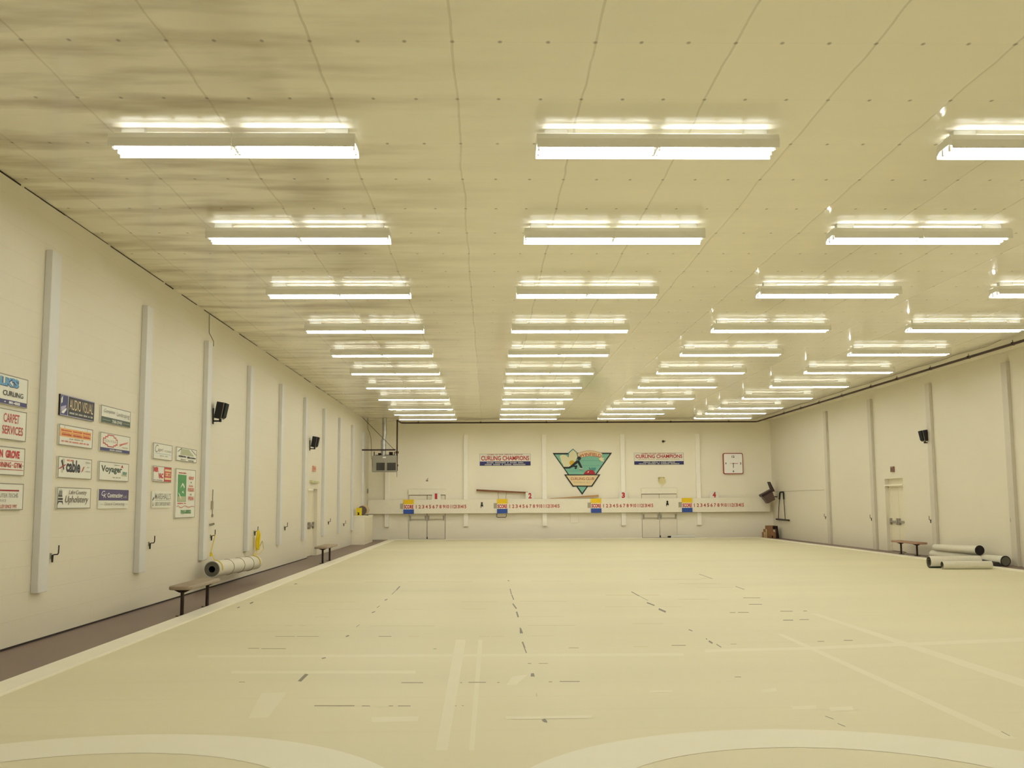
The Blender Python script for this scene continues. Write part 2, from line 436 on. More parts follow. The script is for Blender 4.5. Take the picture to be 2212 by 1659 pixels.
for p, q, wd in (((1738, 433), (1752, 470), 9), ((1750, 470), (1762, 500), 6), ((1703, 253), (1713, 286), 9), ((1664, 116), (1672, 150), 5), ((1674, 152), (1686, 182), 6),
                 ((1680, 205), (1702, 235), 8), ((985, 124), (1006, 101), 6), ((957, 150), (984, 125), 3), ((915, 185), (931, 178), 5), ((838, 259), (858, 252), 5),
                 ((868, 230), (885, 218), 3), ((683, 402), (702, 395), 7), ((540, 533), (563, 528), 6), ((1650, 66), (1660, 70), 4), ((745, 345), (765, 330), 2.5),
                 ((278, 788), (288, 783), 6), ((1820, 740), (1824, 760), 2), ((110, 204), (130, 196), 6), ((35, 230), (50, 225), 5), ((375, 88), (392, 85), 4)):
    seg(ds, A, p, q, wd)
for p, q, wd in (((155, 190), (195, 212), 4), ((195, 212), (242, 236), 2), ((236, 247), (276, 262), 6), ((298, 280), (335, 296), 9), ((700, 162), (747, 178), 2.5), ((560, 448), (580, 460), 8),
                 ((600, 465), (626, 481), 4), ((455, 388), (475, 396), 4), ((1030, 968), (1122, 941), 4), ((2092, 922), (2138, 946), 3), ((1170, 842), (1215, 858), 3), ((1235, 880), (1275, 896), 3),
                 ((545, 435), (552, 440), 4), ((510, 98), (580, 122), 2)):
    seg(ds, Bc, p, q, wd)
struct(dm.build('worn_dash', DASH, ice)); struct(df.build('faint_dash', DASH2, ice)); struct(ds.build('paint_spot', MARK, ice))

# pilasters
k = 2
def pil(name, m, *boxes):
    global k
    mb = MB()
    for b in boxes: mb.box(*b)
    k += 1
    return struct(mb.build('trim_%d' % (k-1), m, bevel=.008))
for i in range(10):
    y0 = 12.84+3.655*i-3.655*0
    if LD0-.1 < y0+.15 < LD1+.1: y0 = LD0-.45
    pil('p', PIL, (XL, XL+.09, y0, y0+.29, .585, 4.80))
pil('p', PIL, (XL, XL+.09, 12.84-3.655, 12.84-3.655+.29, .585, 4.80))
for px in (1796, 1894.7, 2026, 2199.5):
    p = place('right', px, 1100)
    pil('p', mat('side_pilaster_shaded', (206, 200, 186), .5, vary=.02), (XR-.09, XR, p.y, p.y+.29, 0, 5.12))  # shade of the camera-facing sides put into a darker paint
for px in (837, 1006.5, 1175.5, 1344.5, 1506.5):
    p = place('back', px, 1000)
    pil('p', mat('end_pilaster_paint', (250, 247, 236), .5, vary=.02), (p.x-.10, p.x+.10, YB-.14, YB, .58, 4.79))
# dark gap line where the left wall meets the ceiling
mb = MB(); yy = 9.0
while yy < 40:
    L = random.uniform(.4, 1.8)
    mb.box(XL-.001, XL+.004, yy, yy+L, ZC-random.uniform(.006, .02), ZC)
    yy += L+random.choice((0, .1, .5, 1.0))
struct(mb.build('trim_%d' % k, GAP)); k += 1
mb = MB().box(XL, XL+.006, 8, LD0, 0, .022).build('baseboard_left', GAP); struct(mb)

# ------------------------------------------------------------------ ceiling lights
def make_light():
    t = thing('ceiling_light', 'x', 'light', group='fluorescent ceiling lights')
    W2, D = 1.22, .185          # half length, half depth; origin on the ceiling above its middle
    zr = 5.166-ZC               # lower rim
    zl, zc, zt = zr+.090, zr+.146, zr+.160   # top of the lip, of the chamfer, of the slotted deck
    MB().box(-W2+.02, W2-.02, -.05, .05, zt-.05, zt+.006).build('housing', ENAMEL, t)
    for s in (-1, 1):
        x0, x1 = (-W2, -.001) if s < 0 else (.001, W2)
        mb = MB()
        for q in (-1, 1):
            def strip(xa, xb, ya, za, yb, zb):
                mb.hexa([(xa, q*ya, za-.004), (xb, q*ya, za-.004), (xb, q*yb, zb-.004), (xa, q*yb, zb-.004), (xa, q*ya, za), (xb, q*ya, za), (xb, q*yb, zb), (xa, q*yb, zb)])
            mb.box(x0, x1, min(q*D, q*D-q*.004), max(q*D, q*D-q*.004), zr, zl)      # lip
            strip(x0, x1, D, zl, .160, zc)
            def deck(xa, xb, ya, yb):
                f = lambda y: zc+(zt-zc)*(.160-y)/.11
                strip(xa, xb, ya, f(ya), yb, f(yb))
            deck(x0, x1, .160, .154); deck(x0, x1, .070, .05)
            m, n, g = .09, 4, .055
            wslot = (x1-x0-2*m-(n-1)*g)/n
            deck(x0, x0+m, .154, .070); deck(x1-m, x1, .154, .070)
            for i in range(n-1):
                xa = x0+m+wslot*(i+1)+g*i
                deck(xa, xa+g, .154, .070)
                mb.box(xa+g/2-.008, xa+g/2+.008, min(q*.052, q*.155), max(q*.052, q*.155), zr+.048, zc)      # unseen cross fin added under each bridge to rib the uplight
        mb.build('reflector', ENAMEL, t)
        MB().box((-.012 if s < 0 else .002), (-.002 if s < 0 else .012), -.175, .175, zr+.03, zr+.135).build('divider', ENAMEL, t)
        xe = x0 if s < 0 else x1
        ep = MB(); pts = [(-.182, zr+.03), (-.182, zl), (-.158, zc-.004), (.158, zc-.004), (.182, zl), (.182, zr+.03), (.11, zr+.06), (-.11, zr+.06)]
        kx = len(ep.v)
        for xx in (xe-.002, xe+.002): ep.v += [(xx, a, b) for a, b in pts]
        n = len(pts); ep.f += [[i for i in range(n)], [2*n-1-i for i in range(n)]]+[[i, n+i, n+(i+1) % n, (i+1) % n] for i in range(n)]
        ep.build('end_plate', ENAMEL, t)
        for q in (-1, 1):
            MB().cyl((x0+.03, q*.078, zr+.022), (x1-.03, q*.078, zr+.022), .019, 6, caps=False).build('tube', TUBE, t, smooth=True)
            for xx in (x0+.014, x1-.032): MB().box(xx, xx+.018, q*.078-.018, q*.078+.018, zr+.004, zr+.142).build('lamp_holder', ENAMEL, t)
        MB().box(s*1.02-.115, s*1.02+.115, -.05, .05, zt+.006, 0).build('bracket', ENAMEL, t)
    return t
ROWY = [10.43, 14.02, 17.83, 21.55, 25.11, 28.67, 32.23, 35.82, 39.50, 41.92, 44.28]
COLX = [-3.755, .504, 4.697, 8.825]
ORD = ['nearest', 'second', 'third', 'fourth', 'fifth', 'sixth', 'seventh', 'eighth', 'ninth', 'tenth', 'farthest']
CN = ['leftmost lengthwise row', 'second lengthwise row from the left', 'third lengthwise row from the left', 'rightmost lengthwise row']
L0 = make_light(); first = True
def put_light(x, y, label):
    global first
    loc = (x+1.22, y-.185, ZC)
    if first: L0.location = loc; L0['label'] = label; first = False
    else: dup(L0, loc, label=label)
for c in range(4):
    vis = [r for r in range(11) if not (c == 3 and r < 2)]
    for j, r in enumerate(vis):
        o_ = ORD[j] if j < len(vis)-1 else 'farthest'
        put_light(COLX[c], ROWY[r], 'white fluorescent ceiling light, %s one in the %s' % (o_, CN[c]))
    # the runs go on overhead, nearer than the photograph shows
    extra = [3.25, 6.84]+([10.43, 14.02] if c == 3 else [])
    for j, y in enumerate(extra):
        put_light(COLX[c], y, 'white fluorescent light overhead, %s one before the %s' % (('first', 'next', 'third on', 'fourth on')[j], CN[c]))

# ------------------------------------------------------------------ pipes under the ceiling
ZP = 5.31
def hangers(pts, parent):
    for p in pts: MB().cyl((p[0], p[1], p[2]), (p[0], p[1], ZC), .008, 6).cyl((p[0], p[1], p[2]-.035), (p[0], p[1], p[2]+.04), .044, 10).build('pipe_hanger', DARKM, pp)
pa, pb = at(2, ZP, 2212, 733), at(2, ZP, 1640, 910.6)
xp = (pa.x+pb.x)/2
pe = Vector((xp, 47.72, ZP)); xl = at(1, 47.72, 867, 913.8).x
pp = thing('sprinkler_pipe', 'dark brown sprinkler pipe hung under the ceiling along the right and end walls', 'pipe', (0, 0, 0))
path = [(xp, 18.0, ZP), (xp, 47.60, ZP), (xp-.03, 47.69, ZP), (xp-.12, 47.72, ZP), (xl+.1, 47.72, ZP), (xl, 47.66, ZP), (xl-.06, 46.25, ZP)]
MB().tube(path, .034, 10).build('pipe_run', PIPEM, pp, smooth=True)
xd = xl-.06
MB().tube([(xd, 46.25, ZP+.02), (xd, 46.25, 3.08)], .034, 10).cyl((xd, 46.25, 3.84), (xd, 46.25, 3.94), .07, 12).cyl((xd, 46.25, 3.28), (xd, 46.25, 3.36), .055, 12).build('drop_pipe', PIPEM, pp, smooth=True)
MB().cyl((xd, 46.25, 2.80), (xd, 46.25, 3.08), .008, 6).build('drain_rod', DARKM, pp)
hangers([(xp, at(2, ZP, a, b).y, ZP) for a, b in ((2162.7, 743), (2067, 772), (1986.5, 797), (1917.5, 819), (1858, 836), (1806, 855), (1760, 870), (1720.6, 882), (1687, 893))], pp)
hangers([(at(1, 47.72, a, 912).x, 47.72, ZP) for a in (904, 1038, 1180, 1312, 1449, 1574)], pp)
# thin grey strand standing in for a shadowed ceiling crease beside the pipe
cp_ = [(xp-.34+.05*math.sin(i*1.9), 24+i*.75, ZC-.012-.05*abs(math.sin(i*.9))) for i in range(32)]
tag(MB().tube(cp_, .006, 6).build('ceiling_crease_shade', mat('crease_shade_grey', (150, 140, 112), .7)), 'thin grey strand for a shadowed crease in the ceiling beside the right-hand sprinkler pipe', 'cable')
c0 = place('left', 451, 684); c1 = place('left', 452, 738)
tag(MB().tube([(XL+.012, c0.y, ZC-.01), (XL+.014, c0.y+.02, 5.0), (XL+.095, c0.y+.05, c1.z), (XL+.10, c0.y+.03, c1.z-.1)], .008, 6).build('wall_cable', GREY), 'thin dark cable running from the ceiling down to a left wall pilaster', 'cable')

# ------------------------------------------------------------------ signs
rnd = random.Random(3)
def sign(name, wall, tl, br, label, cat, bg, items, thick=.02, edge=True, group=None, edgem=None):
    c, w, h, rz = span(wall, tl, br, .01)
    o = MB().box(-w/2, w/2, -thick, 0, 0, h).build(name, bg)
    loc = place(wall, (tl[0]+br[0])/2, (tl[1]+br[1])/2)
    loc = Vector(c)
    ax, val, _ = WR[wall]; loc[ax] = val+(.003 if wall == 'left' else -.003)
    o.location = loc; o.rotation_euler = (0, 0, rz)
    tag(o, label, cat, group)
    if edge:
        e = .010
        MB().box(-w/2, w/2, -thick-.003, -thick+.001, 0, e).box(-w/2, w/2, -thick-.003, -thick+.001, h-e, h).box(-w/2, -w/2+e, -thick-.003, -thick+.001, e, h-e).box(w/2-e, w/2, -thick-.003, -thick+.001, e, h-e).build('frame', edgem or P['edge'], o)
    for n, it in enumerate(items):
        y = -thick-.0015-.0007*n
        X = lambda u: -w/2+u*w
        Z = lambda v: v*h
        kind, m = it[0], P[it[1]]
        if kind == 'r': MB().box(X(it[2]), X(it[4]), y, y+.001, Z(it[3]), Z(it[5])).build(it[6] if len(it) > 6 else 'band', m, o)
        elif kind == 'p': MB().poly([(X(a), Z(b)) for a, b in it[2]], y, y+.001).build(it[3] if len(it) > 3 else 'emblem', m, o)
        elif kind == 't':
            _, _, s, u0, v0, u1, v1 = it[:7]; opt = it[7] if len(it) > 7 else {}
            add_text(MB(), s, X(u0), X(u1), Z(v0), Z(v1), y, **opt).build('lettering', m, o)
        elif kind == 'b':
            _, _, wds, u0, v0, u1, v1 = it[:7]
            add_bars(MB(), X(u0), X(u1), Z(v0), Z(v1), y, wds, rnd).build('small_lettering', m, o)
    return o
I = dict(shear=.3, bold=.0); Bo = dict(bold=.05); Th = dict(bold=0)
GL = 'advertising signs on the left wall'
SG = lambda tl, br, label, bg, items, **k: sign('wall_sign', 'left', tl, br, label, 'sign', bg, items, group=GL, **k)
def wide(tl, br, f):   # signs cut by the frame edge: their left part lies outside the photograph
    return tl, br
SG((-46, 793), (55.5, 883), 'white sign with large blue letters over the word CURLING, cut by the left edge', P['paper'],
   [('r', 'navy', 0, .02, 1, .17), ('t', 'white', '881-4555', .60, .05, .84, .14, Bo), ('p', 'white', [(.50, .095), (.52, .12), (.54, .095), (.52, .07)]),
    ('t', 'navy', "LK'S", .405, .60, .80, .91, dict(bold=.09)), ('t', 'sky', "LK'S", .40, .62, .79, .92, dict(bold=.05)), ('t', 'black', 'CURLING', .47, .30, .90, .47, dict(bold=.01))])
SG((-48, 871), (52.5, 955), 'white sign reading CARPET SERVICES in red, second from the top at the left edge', P['paper'],
   [('t', 'brick', 'CARPET', .50, .56, .84, .86, dict(bold=.02)), ('t', 'brick', 'SERVICES', .48, .18, .93, .46, dict(bold=.02))])
SG((-51, 957), (49, 1028.5), 'white sign with red GROVE and DINING GYM lettering at the left edge', P['paper'],
   [('t', 'red', 'EN  GROVE', .40, .60, .88, .88, dict(bold=.06)), ('r', 'pink', .2, .50, .97, .52), ('t', 'red', 'DINING', .43, .27, .70, .46, dict(bold=.02)), ('t', 'red', 'GYM', .76, .27, .93, .46, dict(bold=.02)), ('r', 'red', .72, .35, .735, .38), ('r', 'grey', .95, .35, .97, .38), ('r', 'red', .2, .19, .97, .21)])
SG((-54, 1041), (46, 1101.5), 'white sign with a dark red bar above grey lettering, lowest at the left edge', P['paper'],
   [('r', 'crimson', .1, .70, .90, .76), ('t', 'grey', 'PUTER TECHS', .44, .47, .88, .62, Th), ('t', 'grey', 'SERVICE', .44, .31, .62, .40, Th), ('t', 'brick', 'VALLEY SINCE 1997', .42, .07, .86, .20, dict(bold=.01))])
SG((129, 850.5), (200.5, 911), 'black and blue sign reading AUDIO VISUAL, topmost in its column', P['black'],
   [('r', 'navy', 0, .03, .20, .97), ('p', 'lilac', [(.03, .18), (.07, .18), (.16, .44), (.16, .52), (.02, .40)]), ('p', 'white', [(.02, .12), (.10, .10), (.17, .30), (.17, .40)]), ('p', 'white', [(.02, .55), (.05, .62), (.06, .95), (.02, .80)]), ('r', 'pale', .20, 0, .215, 1),
    ('t', 'cream', 'AUDIO VISUAL', .25, .34, .95, .86, Th), ('b', 'pale', (6, 3, 5, 5, 2, 3), .25, .13, .95, .24)], edgem=P['lilac'])
SG((217.5, 874), (279, 925), 'white sign with thin grey script above a dark green band', P['paper'],
   [('r', 'green', 0, .02, 1, .36), ('t', 'pale', '768-2940', .36, .08, .70, .28, Bo), ('r', 'pale', .04, .18, .30, .20), ('r', 'pale', .74, .18, .97, .20), ('t', 'grey', 'Complete', .08, .56, .44, .82, I), ('t', 'grey', 'Landscaping', .50, .48, .96, .80, I)])
SG((126.5, 915), (196.8, 970), 'white sign with a hanging orange panel of dark red lettering', P['paper'],
   [('r', 'orange', .02, .42, .95, .82), ('b', 'red', (8, 7, 6), .05, .68, .93, .76), ('b', 'brick', (4, 6, 4), .08, .59, .90, .62), ('b', 'red', (8, 8, 6), .07, .48, .92, .57), ('r', 'grey', .14, .82, .145, .97), ('r', 'grey', .82, .82, .825, .97), ('b', 'fade', (4, 6, 2), .28, .31, .70, .38), ('b', 'pink', (3, 4, 3, 8, 4, 3, 3), .06, .16, .88, .24)])
SG((215.5, 932.5), (277.8, 982), 'white sign with a red stepped cross emblem above a navy band', P['paper'],
   [('r', 'navy', 0, .02, 1, .20), ('t', 'pale', '860-6000', .30, .06, .72, .16, Bo),
    ('p', 'red', [(.08, .40), (.08, .72), (.15, .72), (.15, .82), (.22, .82), (.22, .92), (.44, .92), (.44, .82), (.51, .82), (.51, .72), (.56, .72), (.56, .40), (.51, .40), (.51, .34), (.44, .34), (.44, .26), (.22, .26), (.22, .34), (.15, .34), (.15, .40)]),
    ('p', 'paper', [(.10, .46), (.10, .67), (.17, .67), (.17, .77), (.24, .77), (.24, .87), (.42, .87), (.42, .77), (.49, .77), (.49, .67), (.54, .67), (.54, .46), (.49, .46), (.49, .39), (.42, .39), (.42, .31), (.24, .31), (.24, .39), (.17, .39), (.17, .46)]),
    ('t', 'grey', 'DON FOLK', .12, .50, .52, .64, Th), ('p', 'pink', [(.60, .42), (.64, .50), (.90, .66), (.94, .70), (.88, .56), (.66, .44)]), ('p', 'brick', [(.62, .36), (.66, .46), (.84, .60), (.70, .44)]), ('b', 'fade', (7,), .72, .30, .92, .36)])
SG((124.5, 985), (194.8, 1036), 'white sign reading cable in big dark letters with red swooshes', P['paper'],
   [('t', 'ink', 'cable', .22, .28, .64, .88, dict(bold=.04)), ('p', 'pale', [(.08, .28), (.12, .22), (.16, .40), (.18, .88), (.12, .92), (.10, .70)]), ('p', 'ink', [(.07, .80), (.11, .86), (.13, .70), (.17, .40), (.14, .38), (.10, .62)]), ('p', 'crimson', [(.01, .40), (.03, .46), (.20, .66), (.20, .60), (.05, .42)]), ('p', 'brick', [(.66, .30), (.72, .40), (.77, .62), (.73, .58), (.70, .44)]),
    ('b', 'pink', (3, 3), .23, .80, .42, .90), ('b', 'pale', (6,), .80, .78, .95, .86), ('b', 'pale', (3,), .84, .56, .92, .62), ('b', 'pale', (6,), .80, .34, .95, .42)])
SG((213, 995.5), (275, 1041), 'white sign reading Voyager in dark green beside a small red triangle', P['paper'],
   [('t', 'green', 'Voyager', .06, .36, .76, .80, dict(bold=.03)), ('p', 'olive', [(.74, .30), (.94, .28), (.94, .52), (.78, .54)]), ('t', 'leafblue', 'RV', .80, .36, .94, .54, Bo), ('p', 'red', [(.72, .76), (.80, .74), (.76, .90)]), ('b', 'fade', (8,), .48, .84, .68, .88), ('b', 'fade', (4, 3, 4), .44, .16, .72, .22)])
SG((122.4, 1052), (192.6, 1098), 'white sign reading Lake Country Upholstery beside a black chair emblem', P['paper'],
   [('p', 'pale', [(.04, .70), (.05, .88), (.09, .92), (.13, .88), (.14, .70)]), ('p', 'black', [(.02, .55), (.03, .70), (.13, .70), (.14, .55)]), ('r', 'grey', .04, .62, .13, .84), ('p', 'black', [(.02, .40), (.02, .50), (.15, .50), (.15, .40)]), ('p', 'black', [(.01, .18), (.02, .36), (.15, .36), (.16, .18), (.13, .30), (.04, .30)]),
    ('t', 'brown', 'Lake Country', .32, .62, .86, .88, I), ('t', 'brown', 'Upholstery', .22, .18, .92, .60, I)])
SG((212, 1056.5), (274.6, 1097.8), 'purple-topped sign reading Contracting in white, General Contracting below', P['paper'],
   [('r', 'purple', 0, .42, 1, 1), ('t', 'white', 'C', .08, .66, .19, .92, I), ('t', 'white', 'K', .14, .56, .24, .78, I), ('t', 'white', 'Contracting', .27, .50, .78, .82, dict(bold=.02)), ('t', 'pale', 'Ltd.', .81, .56, .94, .72, Th), ('t', 'grey', 'General Contracting', .18, .12, .86, .32, I), ('r', 'fade', .04, .22, .15, .235), ('r', 'fade', .88, .22, .97, .235)], edge=False)
SG((330.4, 955.5), (369.5, 996), 'pale sign with a big grey script capital, topmost beside the third pilaster', P['paper'],
   [('t', 'grey', 'C', .08, .42, .24, .90, I), ('t', 'brown', 'apri', .22, .44, .50, .72, I), ('t', 'pale', 'HOMES', .56, .50, .95, .64, Bo), ('r', 'sky', .10, .36, .95, .375), ('b', 'pale', (5, 3), .32, .20, .75, .28)])
SG((380.2, 964.5), (422.6, 1000.5), 'pale sign with an olive house-roof emblem above dark lettering', P['paper'],
   [('p', 'olive', [(.18, .46), (.22, .92), (.60, .92), (.84, .52), (.84, .46)]), ('p', 'black', [(.05, .62), (.05, .66), (.22, .94), (.26, .94)]), ('p', 'black', [(.70, .92), (.74, .92), (.98, .60), (.97, .57)]), ('b', 'black', (7,), .10, .28, .46, .42), ('b', 'black', (8,), .52, .26, .95, .40), ('b', 'grey', (4,), .20, .08, .44, .17), ('b', 'grey', (5,), .56, .06, .84, .15)])
SG((329.8, 1005.5), (367.6, 1042.5), 'white sign with red block letters beside a red framed panel', P['paper'],
   [('t', 'red', 'MER', .02, .62, .28, .92, dict(bold=.08)), ('t', 'red', 'VAC', .27, .22, .54, .56, dict(bold=.08)), ('r', 'red', .59, .02, 1, .98), ('r', 'cream', .62, .70, .98, .84), ('r', 'cream', .62, .16, .98, .30), ('r', 'cream', .66, .40, .96, .62), ('b', 'red', (1, 3), .68, .42, .94, .60), ('b', 'grey', (2, 7), .02, .08, .50, .14)])
SG((327.5, 1060.5), (367, 1096.5), 'white sign with tall grey capitals over a line of small ones, below the red sign', P['paper'],
   [('t', 'grey', "MARSHALL'S", .14, .50, .98, .88, dict(bold=.01)), ('r', 'grey', .14, .42, .98, .435), ('t', 'grey', 'USED CHRYSLER PARTS', .14, .12, .97, .34, Th), ('p', 'black', [(.02, .40), (.10, .60), (.09, .66), (.01, .50)]), ('p', 'grey', [(.02, .10), (.04, .34), (.06, .10)])], edge=False)
SG((379, 1011.5), (418.3, 1117.5), 'tall white sign with a green picture panel and red stacked words', P['paper'],
   [('r', 'leaf', .10, .33, .52, .88), ('p', 'olive', [(.12, .34), (.50, .34), (.50, .44), (.12, .44)]), ('p', 'white', [(.22, .60), (.34, .68), (.42, .60), (.44, .64), (.34, .72)]), ('p', 'white', [(.14, .52), (.20, .48), (.28, .40), (.26, .38), (.14, .50)]), ('p', 'white', [(.30, .52), (.40, .50), (.36, .56)]),
    ('b', 'red', (9,), .12, .905, .50, .93), ('b', 'red', (6, 2), .10, .285, .52, .31), ('t', 'pink', 'GOLF', .64, .79, .90, .86, Bo), ('t', 'grey', '&', .72, .72, .80, .75, Bo), ('b', 'pink', (3,), .66, .64, .86, .68), ('t', 'pink', 'FOOD', .62, .54, .92, .62, Bo), ('t', 'grey', '&', .72, .47, .80, .50, Bo), ('t', 'pink', 'FUN', .64, .36, .90, .44, Bo),
    ('p', 'brick', [(.04, .235), (.12, .255), (.20, .225), (.30, .215), (.40, .245), (.50, .25), (.60, .225), (.70, .22), (.80, .24), (.94, .235), (.94, .225), (.80, .23), (.70, .21), (.60, .215), (.50, .24), (.40, .235), (.30, .205), (.20, .215), (.12, .245), (.04, .225)]),
    ('t', 'leaf', '766-2022', .26, .085, .78, .165, Bo)])
# banners on the end wall
sign('champions_banner', 'back', (1036, 980.5), (1146.3, 1005.7), 'white and navy banner reading CURLING CHAMPIONS, left of the club emblem', 'banner', P['paper'],
     [('r', 'navy', 0, 0, 1, .36), ('t', 'brick', 'HOME OF THE 1983 B.C. JUNIOR', .15, .86, .85, .97, dict(bold=.02)), ('t', 'red', 'CURLING CHAMPIONS', .03, .44, .97, .82, dict(bold=.025)), ('b', 'pale', (5, 8, 1, 5, 4), .14, .20, .86, .31), ('b', 'pale', (5, 5, 1, 5, 9), .10, .05, .90, .16)], group='banners on the end wall')
sign('champions_banner', 'back', (1369.5, 978.5), (1477.2, 1003.7), 'white and navy banner reading CURLING CHAMPIONS, right of the club emblem', 'banner', P['paper'],
     [('r', 'navy', 0, 0, 1, .30), ('t', 'brick', 'HOME OF THE 1987 B.C. SCHOOL', .15, .88, .85, .98, dict(bold=.02)), ('t', 'red', 'CURLING CHAMPIONS', .03, .56, .97, .86, dict(bold=.025)), ('t', 'tan', 'GEORGE ELLIOT SECONDARY SCHOOL', .08, .42, .92, .52, dict(bold=.02)), ('b', 'pale', (8, 7, 1, 6, 8), .18, .17, .82, .27), ('b', 'pale', (7, 8, 2, 8, 8), .09, .04, .91, .14)], group='banners on the end wall')
# club emblem
def E(p): q = at(1, YB, 1180+p[0]/12.76, 950+p[1]/12.76); return (q.x-EX, q.z-EZ)
EX, EZ = 0, 0
q0 = at(1, YB, 1180+990/12.76, 950+1510/12.76); EX, EZ = q0.x, q0.z
em = thing('club_emblem', 'large triangular teal WINFIELD curling club emblem with a sliding figure and red apple', 'emblem', (EX, YB-.003, EZ))
def ep(name, mname, pts, lay): return MB().poly([E(p) for p in pts], -.02-.0025*lay, -.0 if lay == 0 else -.02-.0025*lay+.003).build(name, P[mname], em)
ep('backing', 'ink', [(175, 365), (1810, 358), (990, 1515)], 0)
ep('field', 'teal', [(232, 405), (1745, 393), (990, 1462)], 1)
for a, b in (((905, 578), (1650, 578)), ((985, 715), (1560, 715)), ((560, 862), (1060, 862))):
    ep('stripe', 'leafblue', [(a[0], a[1]-4), (b[0], b[1]-4), (b[0], b[1]+4), (a[0], a[1]+4)], 2)
ep('petal', 'leafblue', [(735, 245), (845, 345), (870, 470), (820, 600), (640, 640), (590, 500), (610, 350)], 2)
ep('petal', 'petal', [(735, 275), (830, 355), (855, 470), (805, 600), (650, 630), (610, 500), (630, 370)], 3)
ep('petal', 'petal', [(370, 450), (440, 410), (540, 425), (620, 500), (680, 620), (640, 740), (500, 740), (420, 620)], 4)
ep('petal', 'petal', [(420, 520), (520, 480), (720, 620), (700, 740), (480, 745)], 5)
cir = [(710+75*math.cos(i*PI/10), 640+72*math.sin(i*PI/10)) for i in range(20)]
ep('flower_centre', 'gold', cir, 6)
arc = [(860+i*42.5, 385-78*math.sin(PI*min(1, max(0, (i+.2)/16.4)))) for i in range(17)]
arcl = [(900+i*37, 505-62*math.sin(PI*i/17)) for i in range(18)]
ep('ribbon', 'brick', [(x, y-7) for x, y in arc]+[(x, y+7) for x, y in arcl[::-1]], 5)
ep('ribbon', 'cream', arc+arcl[::-1], 6)
ep('ribbon_tail', 'petal', [(1450, 500), (1600, 495), (1570, 545), (1605, 600), (1520, 595), (1450, 545)], 6)
def arcf(u, v):
    th = u
    x = 918+600*u; y = 440-60*math.sin(PI*(.04+.92*u))+ (1-v)*82-50
    return E((x, y+28))
add_text(MB(), 'WINFIELD', 0, 1, 0, 1, -.02-.0025*7, bold=.012, fn=arcf).build('lettering', P['brick'], em)
ep('figure', 'ink', [(480, 745), (620, 750), (700, 690), (790, 610), (860, 565), (905, 570), (985, 745), (1000, 770), (960, 785), (935, 765), (865, 640), (800, 690), (770, 710), (855, 705), (850, 745), (825, 810), (775, 805), (800, 760), (740, 745), (640, 795), (500, 795)], 8)
ep('figure', 'ink', [(905+52*math.cos(i*PI/9), 512+54*math.sin(i*PI/9)) for i in range(18)], 9)
ep('curling_stone', 'pale', [(905, 790), (925, 778), (985, 778), (1003, 800), (1000, 825), (960, 835), (915, 825)], 9)
ep('curling_stone', 'grey', [(905, 812), (1003, 812), (1000, 826), (960, 836), (912, 828)], 10)
ep('apple', 'crimson', [(1025, 985), (1040, 920), (1090, 865), (1150, 835), (1210, 840), (1270, 832), (1320, 870), (1350, 930), (1360, 985)], 8)
ep('apple_shine', 'white', [(1130, 905), (1150, 870), (1180, 868), (1150, 910)], 9)
ep('apple_leaf', 'leafblue', [(1215, 820), (1250, 770), (1370, 765), (1355, 840), (1320, 860)], 7)
ep('apple_stem', 'green', [(1175, 765), (1190, 760), (1215, 830), (1200, 832)], 9)
ep('sign_panel', 'ink', [(490, 955), (1490, 955), (1265, 1290), (725, 1290)], 10)
ep('sign_panel', 'cream', [(548, 985), (1435, 980), (1243, 1262), (745, 1262)], 11)
a, b = E((670, 1112)), E((1315, 1035)); add_text(MB(), 'CURLING CLUB', a[0], b[0], a[1], b[1], -.02-.0025*12, bold=.01).build('lettering', P['brick'], em)
a, b = E((740, 1205)), E((1230, 1150)); add_text(MB(), 'WINFIELD, B.C.', a[0], b[0], a[1], b[1], -.02-.0025*12, bold=.0).build('lettering', P['tan'], em)

